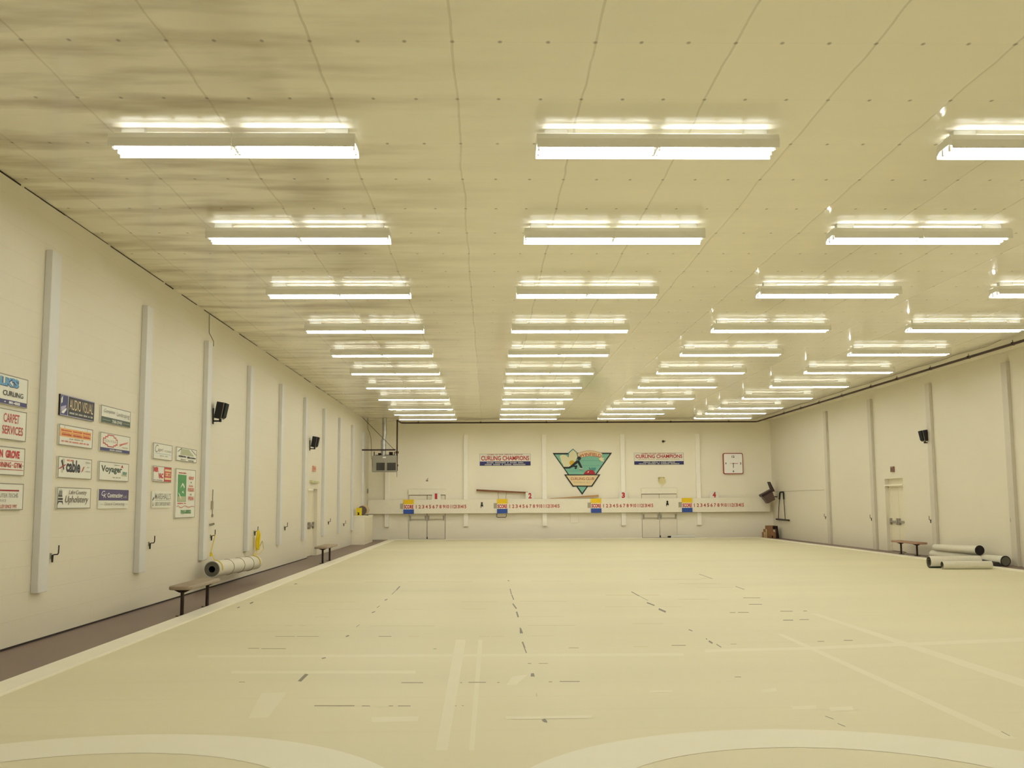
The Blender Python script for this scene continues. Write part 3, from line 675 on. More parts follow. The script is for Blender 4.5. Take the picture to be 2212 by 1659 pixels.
# ------------------------------------------------------------------ scoreboard along the end wall
SB = .30
z0, z1 = 1.175, 1.815
sbx0, sbx1 = XL+.02, 13.0
sb = thing('scoreboard', 'long cream scoreboard beam with red numbers and four SCORE panels across the end wall', 'scoreboard', ((sbx0+sbx1)/2, YB, z0))
ox = (sbx0+sbx1)/2
MB().box(sbx0-ox, sbx1-ox, -SB, -.142, 0, z1-z0).build('beam', TRIMW, sb, bevel=.008)
for px, nx, cxn in ((871.6, 895, 942.6), (1073.8, 1096.4, 1145), (1276.7, 1297.8, 1346.5), (1473.2, 1495.5, 1543)):
    a = at(1, YB-SB, px, 1100).x-ox
    w_ = .475; num = ('1', '2', '3', '4')[(871.6, 1073.8, 1276.7, 1473.2).index(px)]
    sp_ = MB().box(a, a+w_, -SB-.03, -SB, -.005, z1-z0+.005).build('score_panel', P['white'], sb)
    MB().box(a-.002, a+w_+.002, -SB-.034, -SB-.002, .43, z1-z0+.007).build('yellow_block', P['yellow'], sp_)
    MB().box(a-.002, a+w_+.002, -SB-.034, -SB-.002, -.007, .20).build('blue_block', P['blue'], sp_)
    add_text(MB(), 'SCORE', a+.02, a+w_-.02, .225, .405, -SB-.0315, bold=.05).build('lettering', P['red'], sp_)
    MB().box(a-.155, a-.004, -SB-.012, -SB, .22, .46).build('marker_plate', P['fade'], sb)
    nm = MB(); x_ = a+.53
    for q in range(1, 16):
        cw = .098 if q < 10 else .142
        if q in (1,): cw = .03
        if q == 11: cw = .075
        add_text(nm, str(q), x_+.158*(q-1)-cw/2+.05, x_+.158*(q-1)+cw/2+.05, .235, .395, -SB-.003, bold=.03)
    nm.build('numerals', P['brick'], sb)
    b = at(1, YB-SB+.03, cxn, 1070).x-ox
    pl = MB().box(b-.20, b+.20, -SB+.03, -SB+.05, z1-z0, z1-z0+.31).build('sheet_number', P['paper'], sb)
    wn = .115 if num == '1' else .15
    add_text(MB(), num, b-wn/2-(.015 if num == '1' else 0), b+wn/2-(.015 if num == '1' else 0), z1-z0+.02, z1-z0+.28, -SB+.027, bold=.055).build('numeral', P['red'], pl)
for px, py, lab in ((1041, 1090, 'small black clip hanging on the scoreboard left of the 2'), (1441.5, 1087, 'small black clip hanging on the scoreboard left of the 4 panel')):
    q = at(1, YB-SB, px, py)
    o = thing('wall_clip', lab, 'clip', (q.x, YB-SB, q.z-.11), group='clips on the scoreboard')
    MB().box(-.035, .035, -.03, 0, .10, .22).box(-.055, .055, -.02, 0, .03, .10).build('jaw', BLACK, o)
    MB().tube([(-.03, -.012, .05), (-.05, -.014, 0), (-.03, -.014, -.03)], .012, 6).tube([(.03, -.012, .05), (.05, -.014, .01)], .012, 6).build('spring_arm', BLACK, o)
# dark steel loop below the second panel, pale one further right
q = at(1, YB-SB+.1, 1083, 1109)
tag(MB().tube([(-.20, 0, .06), (-.22, 0, -.07), (-.19, 0, -.11), (.19, 0, -.11), (.23, 0, -.07), (.23, 0, .06)], .014, 8).build('mounting_loop', DARKM, loc=(q.x, q.y, z0-.078)), 'dark steel loop bracket under the second SCORE panel', 'bracket')
q = at(1, YB-.02, 1241, 1115)
tag(MB().tube([(-.2, 0, .10), (-.2, -.01, -.25), (-.16, -.01, -.30), (.16, -.01, -.30), (.2, -.01, -.25), (.2, 0, .10)], .012, 8).build('mounting_loop', TRIMW, loc=(q.x, YB-.02, q.z)), 'pale wire loop on the end wall below the scoreboard, between panels two and three', 'bracket')
# planks above the beam
a_, b_ = at(1, YB-.16, 1029, 1059), at(1, YB-.16, 1140, 1064)
pk = MB().hexa([(0, -.05, 0), (b_.x-a_.x, -.05, b_.z-a_.z), (b_.x-a_.x, .05, b_.z-a_.z), (0, .05, 0), (0, -.05, .09), (b_.x-a_.x, -.05, b_.z-a_.z+.075), (b_.x-a_.x, .05, b_.z-a_.z+.075), (0, .05, .09)]).build('plank', WOOD, loc=(a_.x, YB-.16, a_.z-.045))
tag(pk, 'long dark brown plank tilted slightly on wires above the second SCORE panel', 'plank')
pm = MB()
for px in (1075.5, 1093.5):
    x = at(1, YB-.16, px, 1060).x-a_.x
    t_ = x/(b_.x-a_.x)*(b_.z-a_.z)
    pm.tube([(x, 0, t_), (x+(.03 if px < 1080 else -.02), 0, z1-a_.z+.058)], .009, 6)
pm.build('support_wire', P['grey'], pk)
a_, b_ = at(1, YB-.2, 1188, 1080), at(1, YB-.2, 1293, 1076)
L = b_.x-a_.x
tag(MB().hexa([(0, -.06, 0), (L, -.06, .085), (L, .06, .085), (0, .06, 0), (0, -.06, .025), (L, -.06, .175), (L, .06, .175), (0, .06, .025)]).build('plank', WOODL, loc=(a_.x, YB-.2, z1+.001)), 'tan plank lying at a low slant on the scoreboard by the third SCORE panel', 'plank')

# ------------------------------------------------------------------ clock
c, w, h, rz = span('back', (1560.5, 979), (1604.6, 1024))
ck = thing('wall_clock', 'large square white clock with a red frame on the end wall', 'clock', (c.x, YB, c.z))
MB().poly([(-w/2, .05), (-w/2+.05, 0), (w/2-.05, 0), (w/2, .05), (w/2, h-.05), (w/2-.05, h), (-w/2+.05, h), (-w/2, h-.05)], -.12, 0).build('frame', mat('clock_frame_red', (150, 62, 48), .4), ck, bevel=.01)
MB().poly([(-w/2+.035, .07), (-w/2+.07, .035), (w/2-.07, .035), (w/2-.035, .07), (w/2-.035, h-.07), (w/2-.07, h-.035), (-w/2+.07, h-.035), (-w/2+.035, h-.07)], -.125, -.08).build('face', mat('clock_face_white', (250, 250, 248), .12, vary=.01, spec=.8), ck)
nm = MB(); cz = h/2
for s_, x_, z_, wd in (('12', 0, h-.17, .13), ('3', w/2-.12, cz, .06), ('6', 0, .13, .065), ('9', -w/2+.12, cz, .06)):
    add_text(nm, s_, x_-wd/2, x_+wd/2, z_-.05, z_+.05, -.127, bold=.03)
nm.build('numerals', P['black'], ck)
MB().box(-.16, .02, -.130, -.127, cz-.006, cz+.006).box(.0, .22, -.130, -.127, cz-.012, cz+.012).build('minute_hand', P['brick'], ck)
MB().box(-.012, .012, -.133, -.128, cz-.20, cz+.03).cyl((0, -.134, cz), (0, -.126, cz), .025, 12).build('hour_hand', P['black'], ck)

# ------------------------------------------------------------------ doors
def double_door(nm, wall, loc, rz, W, H, depth, seam_dark):
    d = struct(bpy.data.objects.new(nm, None)); COL.objects.link(d); d.location = loc; d.rotation_euler = (0, 0, rz)
    y = depth
    MB().box(-W/2, W/2, y+.012, y+.05, 0, H).build('dark_reveal', GAP, d)
    g = .006
    for s in (-1, 1):
        x0, x1 = (-W/2+.05, -g) if s < 0 else (g, W/2-.05)
        lf = MB().box(x0, x1, y-.03, y+.01, .012, H-.055).build('leaf', DOORM, d, bevel=.004)
        xm = (x0+x1)/2
        bar = MB().box(x0+.06, x1-.06, y-.085, y-.065, .93, .99).box(x0+.04, x0+.12, y-.09, y-.03, .86, 1.07).box(x1-.12, x1-.04, y-.09, y-.03, .86, 1.07).build('push_bar', GREY, lf)
    MB().box(-W/2, -W/2+.05, y-.045, y+.05, 0, H).box(W/2-.05, W/2, y-.045, y+.05, 0, H).box(-W/2, W/2, y-.045, y+.05, H-.05, H).build('frame', TRIMW, d)
    return d
lw, rw = LD1-LD0, RD1-RD0
d1 = double_door('door_1', 'left', (XL, (LD0+LD1)/2, 0), PI/2, lw, DH, REC, 1)
MB().box(-lw/2, 0, -.02, REC-.045, DH-.07, DH-.005).build('header_ledge', CURB, d1)
d4 = double_door('door_4', 'right', (XR, (RD0+RD1)/2, 0), -PI/2, rw, 2.12, REC, 1)
MB().box(-rw/2, rw/2, -.02, REC+.05, 2.12, 2.17).build('header_ledge', CURB, d4)
MB().box(-rw/2, rw/2, REC-.03, REC+.05, 2.17, DHR).build('transom_panel', DOORM, d4)
for nm_, tl, br in (('door_2', (883.5, 1055), (962, 1164)), ('door_3', (1385.5, 1053), (1463, 1161))):
    c, w, h, rz = span('back', tl, br)
    d = struct(bpy.data.objects.new(nm_, None)); COL.objects.link(d); d.location = (c.x, YB, 0)
    HH = h-.02; HD = HH-.26
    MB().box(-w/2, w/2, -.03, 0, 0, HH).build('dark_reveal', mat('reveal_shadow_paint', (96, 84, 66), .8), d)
    MB().box(-w/2-.02, w/2+.02, -.11, 0, HD, HH).build('header_panel', TRIMW, d, bevel=.01)
    for s in (-1, 1):
        x0, x1 = (-w/2+.01, -.012) if s < 0 else (.014, w/2-.018)
        if nm_ == 'door_3': x0, x1 = (-w/2+.008, -.008) if s < 0 else (.008, w/2-.008)
        lf = MB().box(x0, x1, -.045, -.025, .02, HD-.025).build('leaf', mat('end_door_paint', (236, 230, 212), .45, vary=.02), d)
        MB().box(x0+.1, x1-.1, -.10, -.085, .90, .935).build('push_bar', P['fade'], lf)
        MB().box(x0+.03, x0+.09, -.10, -.045, .87, 1.08).box(x1-.09, x1-.03, -.10, -.045, .87, 1.08).build('bar_mount', GREY, lf)
    MB().box(-.012 if s else 0, .03, -.09, -.045, .03, .12).build('floor_bolt', BLACK, d)

# fittings over the doors
def fitting(name, label, cat, wall, tl, br, dep, m, parts=()):
    c, w, h, rz = span(wall, tl, br)
    ax, val, _ = WR[wall]; c[ax] = val
    o = thing(name, label, cat, c, rz)
    MB().box(-w/2, w/2, -dep, 0, 0, h).build('mount_box', m, o, bevel=.006)
    for nm2, m2, b in parts: MB().box(-w/2+b[0]*w, -w/2+b[1]*w, -dep-.01, -dep+.004, b[2]*h, b[3]*h).build(nm2, m2, o)
    return o
OLV = mat('aged_white_plastic', (214, 204, 150), .5)
fitting('exit_sign', 'small faded reddish exit sign on the left wall above the door', 'sign', 'left', (674.5, 1006), (679.5, 1019), .05, mat('faded_red_plastic', (212, 160, 136), .5), (('lettering', P['pink'], (.2, .8, .3, .7)),))
fitting('emergency_light', 'pale olive emergency light box over the left wall door', 'light', 'left', (669, 1037.5), (684, 1044.5), .09, mat('pale_olive_plastic', (206, 200, 160), .5), (('lens', P['olive'], (.15, .85, .2, .8)),))
fitting('fire_bell', 'small reddish brown alarm box on the right wall above the door', 'alarm', 'right', (1926.5, 1008), (1933, 1019.5), .06, mat('brown_red_plastic', (130, 96, 80), .5), (('horn', P['brown'], (.2, .8, .25, .75)),))
c, w, h, rz = span('back', (1421.5, 1031), (1437, 1045.5))
el = thing('emergency_light', 'round yellowed emergency light on the end wall above the right double door', 'light', (c.x, YB, c.z))
MB().cyl((.0, -.14, .14), (0, 0, .14), .15, 20).build('lamp_head', OLV, el, smooth=True)
MB().box(-.16, .12, -.10, 0, .24, .31).build('mounting_box', mat('olive_grey', (170, 160, 110), .5), el)
q = place('back', 1432.5, 953.5)
tag(MB().cyl((0, -.05, 0), (0, 0, 0), .045, 14, .06).cyl((.03, -.04, .0), (.09, -.03, .01), .02, 8).build('wall_sensor', mat('dark_sensor', (70, 62, 48), .5), loc=(q.x, YB, q.z)), 'tiny dark sensor high on the end wall over the right banner', 'sensor')
q = place('back', 922.7, 1037)
tag(MB().box(-.05, .05, -.03, 0, -.06, .0).tube([(-.05, -.02, -.05), (.02, -.04, .05), (.05, -.04, .09)], .014, 6).build('wall_bracket', GREY, loc=(q.x, YB, q.z)), 'small grey bracket on the end wall above the left double door', 'bracket')
q = place('left', 793, 1061)
tag(MB().box(-.06, .06, -.05, 0, -.1, .1).box(-.03, .03, -.06, -.05, -.05, .05).build('switch_box', GREY, loc=(XL, q.y, q.z), rotz=PI/2), 'small grey switch box near the end of the left wall', 'switch')
# thermostat and wall marks beside the third pilaster
q = place('left', 456.5, 1090)
th = thing('thermostat', 'small grey thermostat with hanging wire beside the third left pilaster', 'thermostat', (XL, q.y, q.z), PI/2)
MB().box(-.035, .035, -.04, 0, -.09, .07).build('wall_mount', P['fade'], th, bevel=.008)
MB().tube([(.06, -.01, .30), (.055, -.01, .1), (.06, -.01, -.25)], .008, 6).build('wire', GREY, th)
MB().cyl((.05, -.03, -.22), (.05, 0, -.22), .03, 10).build('button', GREY, th)
q = place('left', 453.5, 1133.5)
tag(MB().box(-.05, .05, -.05, 0, -.02, .02).cyl((.03, -.08, .02), (.03, 0, .0), .02, 8).build('wall_peg', GREY, loc=(XL, q.y, q.z), rotz=PI/2), 'small dark peg on the left wall below the thermostat', 'peg')

# ------------------------------------------------------------------ wall hooks
def make_hook():
    t = thing('wall_hook', 'x', 'hook', group='dark bent hooks along the walls')
    MB().tube([(.012, -.085, .115), (.006, -.085, .02), (.0, -.08, .006), (-.006, -.075, .002)], .0085, 8).build('upper_prong', DARKM, t, smooth=True)
    MB().tube([(-.004, -.078, .002), (-.022, -.04, .0), (-.028, -.03, -.006)], .0075, 8).build('crosspiece', DARKM, t, smooth=True)
    MB().tube([(-.028, -.028, -.002), (-.03, -.026, -.07), (-.031, -.026, -.095)], .013, 8).build('lower_prong', BLACK, t, smooth=True)
    MB().box(-.05, -.012, -.016, 0, -.05, .02).build('wall_plate', GREY, t)
    return t
hk = make_hook(); hfirst = True
for wl, px, py, lab in (('left', 111, 1198, 'bent dark hook on the left wall beside the nearest pilaster'), ('left', 322, 1173, 'bent dark hook on the left wall beside the second pilaster'),
                        ('left', 455, 1157, 'bent dark hook with the thin yellow cord over the carpet roll'), ('left', 549, 1148, 'bent dark hook that holds the bunched yellow strap'),
                        ('left', 614, 1138, 'bent dark hook on the left wall between the yellow strap and the door'), ('left', 708.5, 1127, 'bent dark hook on the left wall just past the door'),
                        ('left', 741.5, 1131, 'bent dark hook on the left wall nearest the end corner'),
                        ('right', 1785, 1116, 'bent dark hook on the right wall nearest the end corner'), ('right', 1884.5, 1119, 'bent dark hook on the right wall just left of the door'),
                        ('right', 2013, 1123, 'bent dark hook on the right wall just right of the door'), ('right', 2190, 1129, 'bent dark hook on the right wall above the carpet rolls')):
    q = place(wl, px, py); q[0] = WR[wl][1]
    if hfirst: hk.location = q; hk.rotation_euler = (0, 0, WR[wl][2]); hk['label'] = lab; hfirst = False
    else: dup(hk, q, WR[wl][2], lab)

# ------------------------------------------------------------------ loudspeakers
def make_speaker():
    t = thing('loudspeaker', 'x', 'speaker', group='black loudspeakers on the walls')
    # local: wall at y = 0, the box leans out over the hall (-Y) with its face turned down
    R = Matrix.Rotation(math.radians(10), 4, 'X')
    def rb(mb):
        mb.v = [tuple(R @ Vector(p)+Vector((0, -.045, .10))) for p in mb.v]; return mb
    rb(MB().box(-.12, .12, -.14, 0, 0, .33)).build('cabinet', BLACK, t, bevel=.006)
    rb(MB().box(-.122, .122, -.15, -.141, -.004, .334)).build('trim_line', mat('speaker_trim', (150, 144, 126), .5), t)
    gr = MB().hexa([(-.115, -.188, .05), (.115, -.188, .05), (.115, -.152, .012), (-.115, -.152, .012), (-.115, -.196, .326), (.115, -.196, .326), (.115, -.152, .326), (-.115, -.152, .326)])
    rb(gr).build('grille', GRILLE, t, bevel=.006)
    MB().box(-.03, .03, -.018, 0, -.02, .30).box(-.025, .025, -.15, -.01, .025, .055).box(-.03, .03, -.17, -.13, .02, .13).build('wall_mount', BLACK, t)
    return t
spk = make_speaker()
for n_, (wl, px, py, lab) in enumerate((('left', 459.5, 916, 'black loudspeaker on the left wall, nearest to the front'), ('left', 669, 973.5, 'black loudspeaker on the left wall, farther back above the door'), ('right', 2008.5, 960.5, 'black loudspeaker on the right wall'))):
    q = place(wl, px, py); q[0] = WR[wl][1]; q.z += .02
    if n_ == 0: q[0] += .0
    if n_ == 0: spk.location = q; spk.rotation_euler = (0, 0, WR[wl][2]); spk['label'] = lab
    else: dup(spk, q, WR[wl][2], lab)

# ------------------------------------------------------------------ benches
def bench(loc, rotz, L, D, H, label, seatm, LF):
    t = thing('bench', label, 'bench', loc, rotz, 'benches on the walkways')
    n = 20; pts = []
    for i in range(n+1):
        a = -PI/2+PI*i/n; pts.append((L/2-D*.30+math.cos(a)*D*.30, math.sin(a)*D/2))
    for i in range(n+1):
        a = PI/2+PI*i/n; pts.append((-L/2+D*.30+math.cos(a)*D*.30, math.sin(a)*D/2))
    mb = MB(); k0 = len(pts)
    for z, sc in ((H-.055, .94), (H-.045, 1), (H-.012, 1), (H, .95)):
        mb.v += [(x*(1-(1-sc)*.3), y*sc, z) for x, y in pts]
    for r in range(3):
        for i in range(k0): mb.f.append([r*k0+i, r*k0+(i+1) % k0, (r+1)*k0+(i+1) % k0, (r+1)*k0+i])
    mb.f += [[k0-1-i for i in range(k0)], [3*k0+i for i in range(k0)]]
    mb.build('seat', seatm, t, smooth=True)
    for s in (-1, 1):
        x = s*L*LF
        lg = MB().cyl((x, 0, .012), (x, 0, H-.085), .028, 12).build('leg', DARKM, t, smooth=True)
        MB().hexa([(x-.03, -.04, H-.10), (x+.03, -.04, H-.10), (x+.03, .04, H-.10), (x-.03, .04, H-.10), (x-.04, -D*.40, H-.054), (x+.04, -D*.40, H-.054), (x+.04, D*.40, H-.054), (x-.04, D*.40, H-.054)]).build('seat_bracket', DARKM, lg)
        MB().cyl((x, 0, 0), (x, 0, .012), .09, 16).build('foot_plate', DARKM, lg, smooth=True)
    return t
q1, q2 = at(2, 0, 404, 1331), at(2, 0, 453, 1311)
b0 = (q1+q2)/2
LN = (q2-q1).length
bench((b0.x-.06, b0.y, 0), PI/2, LN/.78, .34, .445, 'long tan seated bench on the left walkway, nearest to the front', BENCH, .39)
q1, q2 = at(2, 0, 706, 1217), at(2, 0, 721, 1211.5)
b0 = (q1+q2)/2
bench((b0.x-.12, b0.y, 0), PI/2, max(1.6, (q2-q1).length/.6), .36, .47, 'tan bench on the left walkway farther back by the door', BENCH, .30)
bench((12.80, 31.75, 0), PI/2, 2.15, .32, .41, 'narrow brown bench on the right walkway in front of the double door', mat('bench_seat_brown', (150, 116, 92), .55), .28)

# ------------------------------------------------------------------ carpet roll hung on the left wall
def spiral_roll(name, mats, parent, c0, c1, r0, r1, label=None):
    pass
rl = thing('carpet_roll', 'big rolled carpet slung from yellow cords low on the left wall', 'carpet roll')
ra = .150
y_a = 19.85; xa = XL+ra+.02
A_ = at(1, y_a, 457.6, 1230); B_ = at(1, 23.5, 551.7, 1215)
A_.x = max(A_.x, XL+ra+.02); B_.x = max(B_.x, XL+.16)
rl.location = (A_.x, A_.y, A_.z-ra)
v = B_-A_
def lp(t, d=0): return Vector((v.x*t, v.y*t, v.z*t+ra))+Vector((0, d, 0))
mb = MB().cyl(lp(0), lp(1), ra, 40, ra*.97, caps=False)
mb.cyl(lp(1), lp(.999), ra*.97, 40, ra*.97).build('roll', CARPW, rl, smooth=True)
# face of the roll: wound layers
mb = MB(); n = 40
def disc(mb, c, ro, ri, ax):
    a = mb.ring(c, ax, ro, n); b = mb.ring(c, ax, ri, n); k0 = len(mb.v); mb.v += a+b
    for i in range(n): j = (i+1) % n; mb.f.append([k0+i, k0+j, k0+n+j, k0+n+i])
axv = -v.normalized()
disc(mb, lp(.001), ra*.995, ra*.40, axv)
for q in range(6):
    r_ = ra*(.46+.09*q)
    rr = mb.ring(lp(0), axv, r_, n); mb.tube([Vector(p) for p in rr+rr[:1]], .0035, 5)
mb.build('wound_end', CARPG, rl)
mb = MB().cyl(lp(.002), lp(.12), ra*.40, 24, caps=False); disc(mb, lp(.12), ra*.40, .0005, axv); mb.build('core_hole', HOLE, rl, smooth=True)
mb = MB(); rr = mb.ring(lp(.0), axv, ra*.985, n); mb.tube([Vector(p) for p in rr+rr[:1]], .009, 6); mb.build('edge_binding', P['pale'], rl, smooth=True)
for t_ in (.30, .55, .78):
    mb = MB(); rr = mb.ring(lp(t_), axv, ra*1.005, n); mb.tube([Vector(p) for p in rr+rr[:1]], .006, 5); mb.build('binding_cord', BAND, rl)
# near cord, far strap bundle
h1 = place('left', 455, 1157); h1.x = XL+.09
top = A_+v*.02+Vector((0, 0, ra))
s1 = thing('sling_cord', 'thin yellow cord from hook down to the near end of the hung carpet roll', 'cord', (0, 0, 0))
ky = A_.y+v.y*.02
MB().tube([(h1.x, h1.y, h1.z+.02), (h1.x-.02, h1.y-.2, h1.z-.30), *[(A_.x+(ra+.013)*math.sin(i*.25), ky+.1, A_.z+(ra+.013)*math.cos(i*.25)) for i in range(8)]], .009, 6).build('cord', mat('yellow_cord', (214, 190, 70), .6), s1, smooth=True)
MB().box(h1.x-.035, h1.x-.005, h1.y-.24, h1.y-.18, h1.z-.40, h1.z-.32).build('buckle', YEL, s1, bevel=.006)
h2 = place('left', 549, 1148); h2.x = XL+.10
s2 = thing('strap_bundle', 'bright yellow strap bunched on a hook above the far end of the hung carpet roll', 'strap', (0, 0, 0))
mb = MB()
for i in range(6):
    dx_, dy_ = .02*math.sin(i*2.3), .05*math.cos(i*1.7)
    mb.tube([(h2.x+dx_*.3, h2.y+dy_*.3-.03, h2.z+.02), (h2.x+dx_+.02, h2.y+dy_-.02, h2.z-.08), (h2.x+dx_*1.4, h2.y+dy_*1.5, h2.z-.22), (h2.x+dx_, h2.y+dy_-.03, h2.z-.34-.02*i), (h2.x, h2.y-.06, h2.z-.40)], .028, 6)
mb.build('strap_folds', YEL, s2, smooth=True)
e2 = B_+Vector((0, 0, ra))
mb = MB().tube([(h2.x, h2.y-.05, h2.z-.38), (h2.x-.01, h2.y-.12, h2.z-.48), *[(B_.x+(ra+.015)*math.sin(i*.25), B_.y-.25, B_.z+(ra+.015)*math.cos(i*.25)) for i in range(8)]], .012, 6)
mb.tube([(B_.x, B_.y-.2, B_.z+ra+.035), (B_.x+.03, B_.y+.25, B_.z+ra+.03), (B_.x+.06, B_.y+.55, B_.z+ra+.12), (B_.x+.03, B_.y+.52, B_.z+ra+.30), (h2.x+.02, h2.y+.12, h2.z-.34)], .007, 6)
mb.build('loose_tail', mat('yellow_cord', (214, 190, 70), .6), s2, smooth=True)

# ------------------------------------------------------------------ carpets dumped at the right edge
def extruded_path(path, x0, x1, th, name, m, parent, off0=0.0, off1=None):
    """a carpet sheet: the cross-section path (y, z) carried from x0 to x1"""
    if off1 is None: off1 = th
    mb = MB(); n = len(path); L_, R_ = [], []
    for i, p in enumerate(path):
        a = Vector(path[max(0, i-1)]); b = Vector(path[min(n-1, i+1)]); d = (b-a).normalized(); nn = Vector((-d.y, d.x))
        L_.append(Vector(p)+nn*off0); R_.append(Vector(p)+nn*off1)
    for x in (x0, x1):
        mb.v += [(x, p.x, p.y) for p in L_]+[(x, p.x, p.y) for p in R_]
    q = 2*n
    for i in range(n-1):
        mb.f += [[i, i+1, q+i+1, q+i], [n+i+1, n+i, q+n+i, q+n+i+1], [i+1, i, n+i, n+i+1], [q+i, q+i+1, q+n+i+1, q+n+i]]
    mb.f += [[0, q, q+n, n], [n-1, 2*n-1, q+2*n-1, q+n-1]]
    return mb.build(name, m, parent, smooth=True)
fy = at(2, IZ, 2034, 1230.5); by = at(2, IZ, 2006, 1228)
cr = thing('carpet_sheet', 'pale carpet lying on the rink with both ends rolled into scrolls', 'carpet', (0, 0, 0))
rf, rb_ = .098, .150
yf, yb = fy.y+rf, fy.y+rf+.46
x0f, x1f = at(1, yf, 2035, 1222).x, at(1, yf, 2141, 1222).x
x0b, x1b = at(1, yb, 2007, 1216).x, at(1, yb, 2116, 1204).x
path = []
for i in range(40):      # back scroll, wound from inside out, ending on the floor and running to the front
    a = -PI/2-2*PI*1.35*(1-i/39); r = rb_*(.62+.38*i/39)
    path.append((yb-math.cos(a)*r*1.0, IZ+rb_+math.sin(a)*r+.004))
front = []
for i in range(36):
    a = -PI/2+2*PI*1.2*(i/35); r = rf*(1-.40*i/35)
    front.append((yf-math.cos(a)*r, IZ+rf+math.sin(a)*r+.004))
full = path+front
x0, x1 = (x0f+x0b)/2, (x1f+x1b)/2
zsh = 0.0
extruded_path([(p[0], p[1]) for p in path]+[(yb-.15, IZ+.006)], x0b, x1b, .007, 'back_scroll', CARPW, cr, 0, .007)
extruded_path([(yb-.15, IZ+.006)]+[(p[0], p[1]) for p in front], x0f, x1f, .007, 'front_scroll', CARPW, cr, 0, .007)
for nm_, pth, xa_, xb_ in (('dark_backing', path, x0b, x1b), ('dark_backing', front, x0f, x1f)):
    extruded_path(pth, xa_-.006, xb_+.006, .0, nm_, mat('carpet_backing_mid', (98, 94, 84), .9), cr, -.010, -.001)
# two rolls stacked on the walkway behind
def roll(label, p0, p1, r0, r1, flap=None):
    t = thing('carpet_roll', label, 'carpet roll', (p0[0], p0[1], p0[2]-r0), 0, 'carpet rolls beside the right wall')
    o = Vector((p0[0], p0[1], p0[2]-r0)); a = Vector(p0)-o; b = Vector(p1)-o; ax = (a-b).normalized()
    m = MB().cyl(a, b, r0, 32, r1, caps=False); disc(m, b, r1, .001, -ax); m.build('roll', CARPW, t, smooth=True)
    m = MB(); disc(m, a+ax*.001, r0*.99, .002, ax)
    for q in range(4):
        rr = m.ring(a+ax*.002, ax, r0*(.25+.2*q), n); m.tube([Vector(p) for p in rr+rr[:1]], .004, 5)
    m.build('wound_end', CARPG if flap is None else CARPD, t)
    m = MB(); rr = m.ring(a, ax, r0*.95, n); m.tube([Vector(p) for p in rr+rr[:1]], .014, 6); m.build('dark_rim', CARPD, t, smooth=True)
    return t
rB = .125
rolB = roll('lower pale carpet roll lying along the foot of the right wall', (XR-.30, 26.0, rB), (XR-.30, 30.3, rB*.8), rB, rB*.8)
rA = .118
rolA = roll('pale carpet roll with a dark end, stacked on another roll by the right wall', (XR-.42, 27.1, .345), (XR-.34, 30.0, .30), rA, .09, 1)
mb = MB()
mb.hexa([(XR-.95, 26.2, .0), (XR-.45, 25.9, .0), (XR-.45, 28.2, .0), (XR-.95, 27.9, .0), (XR-.90, 26.3, .02), (XR-.46, 26.0, .10), (XR-.46, 28.1, .16), (XR-.80, 27.8, .14)])
tag(mb.build('rubber_underlay', CARPD, bevel=.01), 'crumpled dark underlay between the carpet sheet and the stacked rolls', 'underlay')

# ------------------------------------------------------------------ unit heater in the left corner
YH = 45.7
def H(px, py, y=YH): return at(1, y, 780+px/10.37, 880+py/10.37)
ha, hb = H(245, 1075), H(785, 1445)
ht = thing('unit_heater', 'grey hanging heater with two dark louvres and silver flue, far left corner', 'heater', ((ha.x+hb.x)/2, YH, hb.z))
o_ = Vector(ht.location); W2 = (hb.x-ha.x)/2; HH = ha.z-hb.z
MB().poly([(-W2, 0), (W2, 0), (W2, HH), (-W2+.05, HH), (-W2, HH-.07)], 0, .42).build('casing', HEATG, ht, bevel=.015)
for xa, xb in ((340, 530), (580, 775)):
    p, q = H(xa, 1240)-o_, H(xb, 1410)-o_
    gm = MB().box(p.x, q.x, -.006, .01, q.z, p.z)
    g_ = gm.build('louvre', GRILDK, ht)
    sm = MB()
    for i in range(9):
        x = p.x+(q.x-p.x)*(i+.5)/9; sm.box(x-.006, x+.006, -.025, -.006, q.z+.02, p.z-.02)
    sm.build('slat', mat('louvre_slat', (92, 88, 78), .5), g_)
MB().box(-.06, .08, -.008, 0, HH-.12, HH-.06).build('badge', P['white'], ht)
d0, d1, d2, d3 = H(512, 185)-o_, H(512, 620)-o_, H(490, 740)-o_, H(492, 1065)-o_
yo = .22
d0.z = ZC-o_.z
MB().tube([(d0.x, yo, d0.z), (d1.x, yo, d1.z), (d1.x-.01, yo, d1.z-.05), (d2.x+.01, yo, d2.z+.05), (d2.x, yo, d2.z), (d3.x, yo, HH)], .09, 16).cyl((d2.x, yo, d2.z+.02), (d3.x, yo, HH), .112, 18).build('flue_pipe', GALV, ht, smooth=True)
MB().cyl((.0-.28, yo, HH+.05), (-.05, yo, HH+.05), .06, 12).cyl((.20, yo, HH+.08), (.36, yo, HH+.08), .085, 14).box(-.38, .42, .12, .32, HH, HH+.03).build('fan_motor', DARKM, ht, smooth=True)
sm = MB()
for px in (292, 745): p = H(px, 1000)-o_; sm.box(p.x-.018, p.x+.018, .03, .07, HH, HH+.16)
sm.build('hanger_strap', DARKM, ht)
p, q = H(10, 948, YH), H(768, 956, YH)
br_ = thing('support_bar', 'dark steel bar with a slanting tie rod holding the corner heater', 'bracket', (XL, YH+.05, (p.z+q.z)/2))
MB().box(0, q.x-XL, -.03, .03, -.03, .03).build('bar', DARKM, br_)
p1, p2 = H(35, 230), H(745, 940)
MB().tube([(max(.01, p1.x-XL), 0, min(ZC, p1.z)-(p.z+q.z)/2), (p2.x-XL, 0, 0)], .011, 6).build('tie_rod', DARKM, br_)
mb = MB()
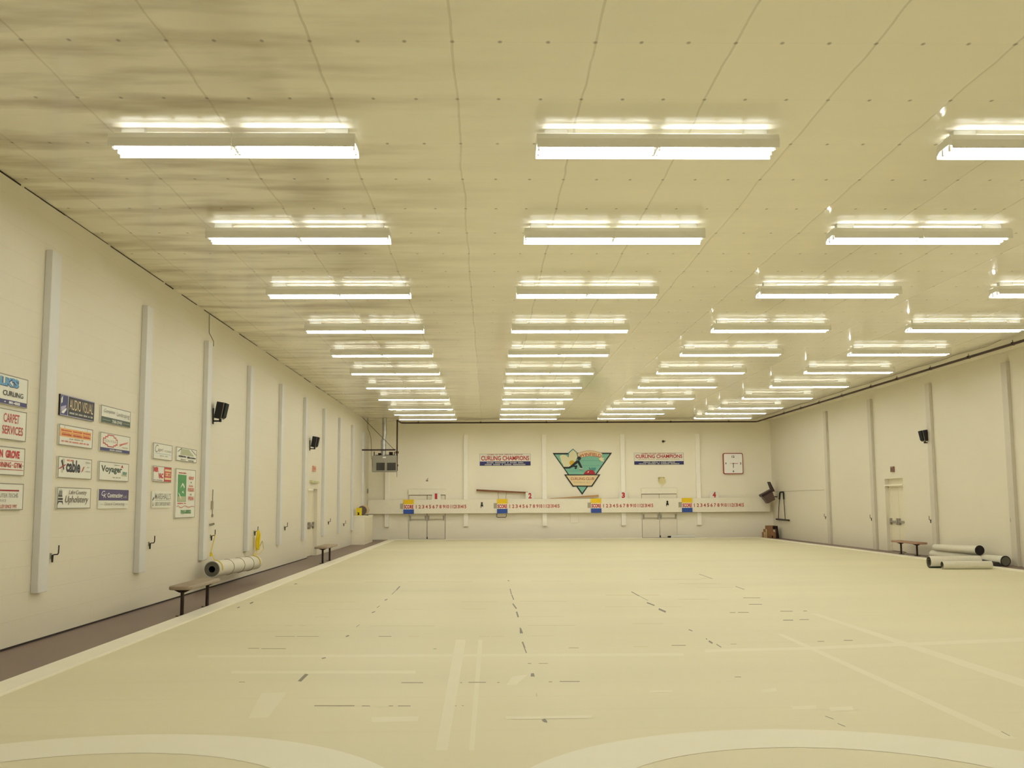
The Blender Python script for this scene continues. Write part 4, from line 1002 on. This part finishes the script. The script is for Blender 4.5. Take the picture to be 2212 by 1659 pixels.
pts = [H(x, y) for x, y in ((150, 200), (148, 480), (190, 560), (222, 700), (232, 930), (230, 1080), (248, 1180), (250, 1330))]
pts = [(p.x, YH-.02, min(p.z, ZC)) for p in pts]
tag(mb.tube(pts, .009, 6).build('heater_cable', DARKM), 'thin brown cable from the ceiling to the corner heater', 'cable')

# white corner cabinet and what stands on it
CY0, CY1 = 42.4, 45.6
ctz = 1.165; cx1 = -4.97
cb_ = thing('corner_cabinet', 'white painted cabinet against the left wall by the end corner', 'cabinet', ((XL+cx1)/2, (CY0+CY1)/2, 0))
W2 = (cx1-XL)/2; H2 = (CY1-CY0)/2
MB().box(-W2+.002, W2-.02, -H2+.02, H2, 0, ctz-.05).build('body', TRIMW, cb_, bevel=.006)
MB().box(-W2+.002, W2, -H2, H2, ctz-.05, ctz).build('top', CURB, cb_, bevel=.006)
MB().box(W2-.02, W2-.012, -H2+.10, H2-.10, .06, ctz-.10).build('door', DOORM, cb_)
yy0 = CY0+.35
qa, qb = at(1, yy0, 769.5, 1095), at(1, yy0, 780, 1111)
yw = qb.x-qa.x
yc = thing('yellow_case', 'bright yellow box with a black mark on the white corner cabinet', 'box', (max(qa.x+yw/2, XL+yw/2+.03), yy0, ctz))
MB().box(-yw/2, yw/2, 0, .28, 0, .31).build('body', YELP, yc, bevel=.01)
MB().poly([(-.05, .02), (.04, .02), (.02, .10), (.05, .13), (-.01, .12), (-.06, .15), (-.03, .09)], -.004, .002).build('emblem', P['black'], yc)
yd = CY0+.95
dc = at(1, yd, 784, 1102); R_ = .20
dr = thing('cable_drum', 'dark grey round drum with a tan rim behind the yellow box on the cabinet', 'drum', (max(dc.x, XL+.27), yd, ctz))
MB().cyl((-.03, -.10, R_), (-.03, .02, R_), R_*.92, 28).build('drum_face', mat('drum_grey', (96, 84, 84), .5), dr, smooth=True)
MB().cyl((.035, .02, R_+.012), (.035, .14, R_+.012), R_+.012, 32).build('rim', mat('drum_tan', (214, 190, 150), .5), dr, smooth=True)
MB().box(-.18, .22, -.12, .16, 0, .02).build('foot', BLACK, dr)

# ------------------------------------------------------------------ far right corner: bin, scraper, boxes
def Q(px, py): return (1600+px/10.37, 1020+py/10.37)
YC = 47.3
bn = thing('waste_bin', 'brown waste bin with its lid open, tilted in the corner above the scoreboard end', 'bin')
rim_l, rim_r = at(1, YC, *Q(455, 500)), at(1, YC, *Q(650, 385))
bt_l, bt_r = at(1, YC, *Q(600, 690)), at(1, YC, *Q(742, 630))
o_ = (bt_l+bt_r)/2; bn.location = o_
up = ((rim_l+rim_r)/2-o_); hgt = up.length; up.normalize(); rt = Vector((up.z, 0, -up.x))
def bl(u, y, w): q = rt*u+up*w; return (q.x, y, q.z)
tw, bw = .265, .20
def frus(mb, w0, w1, s0, s1, d0, d1):
    mb.hexa([bl(-s0, -d0, w0), bl(s0, -d0, w0), bl(s0, d0, w0), bl(-s0, d0, w0), bl(-s1, -d1, w1), bl(s1, -d1, w1), bl(s1, d1, w1), bl(-s1, d1, w1)])
    return mb
frus(MB(), 0, hgt-.10, bw, tw-.02, .18, .24).build('tub', BINM, bn, bevel=.03)
frus(MB(), hgt-.12, hgt, tw+.01, tw+.015, .26, .265).build('rim', BIND, bn, bevel=.015)
hx = tw+.01
l0, l1 = at(1, YC, *Q(735, 425)), at(1, YC, *Q(632, 212))
ld = l1-l0
a0 = l0-o_; b0_ = l1-o_; nrm = Vector((-ld.z, 0, ld.x)).normalized()*.045
mb = MB().hexa([(a0.x, -.25, a0.z), (a0.x-nrm.x*-1.6, -.25, a0.z+nrm.z*1.6), (a0.x+nrm.x*1.6, .25, a0.z+nrm.z*1.6), (a0.x, .25, a0.z),
                (b0_.x, -.22, b0_.z), (b0_.x+nrm.x*.8, -.22, b0_.z+nrm.z*.8), (b0_.x+nrm.x*.8, .22, b0_.z+nrm.z*.8), (b0_.x, .22, b0_.z)])
mb.build('lid', BIND, bn, bevel=.02)
MB().box(.05, XR-o_.x-.003, .16, .20, .20, .24).build('wall_mount', DARKM, bn)
# scraper hung on the right wall
sc_ = thing('ice_scraper', 'black U-handled ice scraper hanging on the right wall near the end corner', 'scraper', (XR-.003, 0, 0))
def RW(px, py, off=.06): q = at(0, XR-off, *Q(px, py)); return (q.x-XR, q.y, q.z)
MB().tube([RW(868, 605), RW(878, 470), RW(888, 446), RW(950, 444), RW(958, 470), RW(966, 605)], .035, 8).build('handle', BLACK, sc_, smooth=True)
MB().tube([RW(868, 600), RW(845, 1055)], .016, 6).tube([RW(966, 600), RW(1000, 1065)], .016, 6).build('shaft', DARKM, sc_, smooth=True)
pa_, pb_ = RW(800, 1052), RW(1080, 1078)
MB().tube([pa_, pb_], .04, 6).build('blade', DARKM, sc_)
hq = RW(918, 455, .0)
MB().cyl((0, hq[1], hq[2]), (-.09, hq[1], hq[2]), .02, 8).build('hanging_hook', DARKM, sc_)
# horizontal seam trim on the right wall
p, q = place('right', 1672, 1062.5), place('right', 1781, 1060)
struct(MB().box(XR-.006, XR, q.y, min(p.y, YB-.05), p.z-.008, p.z+.008).build('trim_%d' % k, P['fade'])); k += 1
# cardboard boxes
def carton(label, pa, pb, y, d, open_=False, rot=0):
    a, b = at(1, y, *pa), at(1, y, *pb); w = b.x-a.x; h = max(.1, a.z)
    t = thing('cardboard_box', label, 'box', ((a.x+b.x)/2, y+d/2, 0), rot, 'cardboard boxes in the far right corner')
    MB().box(-w/2, w/2, -d/2, d/2, 0, h).build('carton', CARD, t, bevel=.006)
    if open_:
        MB().box(w*.12, w*.5-.01, -d/2-.004, -d/2+.004, h*.72, h*.97).build('dark_opening', CARDD, t)
        MB().hexa([(w*.16, -d/2-.07, h*.52), (w*.36, -d/2-.08, h*.50), (w*.36, -d/2, h*.56), (w*.16, -d/2, h*.58), (w*.18, -d/2-.06, h*.66), (w*.34, -d/2-.05, h*.60), (w*.34, -d/2, h*.66), (w*.18, -d/2, h*.70)]).build('torn_flap', P['pale'], t)
        MB().box(-w*.02, w*.12, -d/2-.004, -d/2+.002, .02, h*.20).build('dark_hole', CARDD, t)
    else: MB().box(-.03, .03, -d/2-.003, -d/2+.002, 0, h).build('tape', P['tan'], t)
    return t
YCB = 46.9
carton('largest cardboard box with a dark opening in the far right corner', Q(600, 1198), Q(795, 1440), YCB, .42, True)
carton('mid-height cardboard box directly left of the largest box', Q(556, 1278), Q(596, 1440), YCB+.02, .40)
carton('lowest cardboard box at the left of the corner stack', Q(522, 1345), Q(552, 1440), YCB+.04, .38)
a, b = at(1, YCB, *Q(800, 1205)), at(1, YCB, *Q(866, 1450))
fl = thing('folded_carton', 'dark opened carton leaning at the right of the corner boxes', 'box', ((a.x+b.x)/2, YCB+.2, 0))
w = b.x-a.x
MB().hexa([(-w/2, -.2, 0), (w/2, -.2, 0), (w/2, .2, 0), (-w/2, .2, 0), (-w/2, -.2, .55), (w/2-.06, -.2, .55), (w/2-.06, .2, .55), (-w/2, .2, .55)]).build('panel', CARDD, fl, bevel=.005)
MB().hexa([(-w/2+.01, -.206, .05), (w/2-.10, -.206, .03), (w/2-.10, -.199, .03), (-w/2+.01, -.199, .05), (-w/2+.01, -.206, .36), (w/2-.12, -.206, .42), (w/2-.12, -.199, .42), (-w/2+.01, -.199, .36)]).build('flap', CARD, fl)
# white pole bundle on the floor by the right double door
a, b = at(1, 47.9, 1449, 1159), at(1, 47.9, 1501, 1159)
wp = thing('padded_pole', 'long white padded pole with a black tip on the floor by the right double door', 'pole', (a.x, 47.9, 0))
MB().cyl((0, 0, .06), (b.x-a.x, .05, .06), .06, 14).build('padding', P['paper'], wp, smooth=True)
MB().cyl((-.14, -.01, .05), (.0, 0, .06), .05, 12).build('tip', BLACK, wp, smooth=True)

# ------------------------------------------------------------------ camera, world, view
cam = bpy.data.cameras.new('camera'); co = bpy.data.objects.new('camera', cam); COL.objects.link(co)
cam.sensor_fit = 'HORIZONTAL'; cam.sensor_width = 36; cam.lens = F_PX*36/2212; cam.clip_end = 300; cam.clip_start = .05
X_, Y_ = RGT, UPV
c, s = math.cos(ROLL), math.sin(ROLL)
Rx, Ux = X_*c-Y_*s, X_*s+Y_*c      # picture content turned counter-clockwise by ROLL
M = Matrix(((Rx.x, Ux.x, -FWD.x, EYE.x), (Rx.y, Ux.y, -FWD.y, EYE.y), (Rx.z, Ux.z, -FWD.z, EYE.z), (0, 0, 0, 1)))
co.matrix_world = M
SC.camera = co
wd = bpy.data.worlds.new('world'); SC.world = wd; wd.use_nodes = True
wd.node_tree.nodes['Background'].inputs[0].default_value = (0, 0, 0, 1)
vs = SC.view_settings
SC.display_settings.display_device = 'sRGB'
vs.view_transform = 'Standard'; vs.look = 'None'; vs.gamma = 1; vs.exposure = 0; vs.use_curve_mapping = False
cy_ = SC.cycles
cy_.use_light_tree = False
cy_.max_bounces = 9; cy_.diffuse_bounces = 8; cy_.glossy_bounces = 2; cy_.transmission_bounces = 1; cy_.transparent_max_bounces = 2; cy_.sample_clamp_indirect = 6; cy_.caustics_reflective = False; cy_.caustics_refractive = False
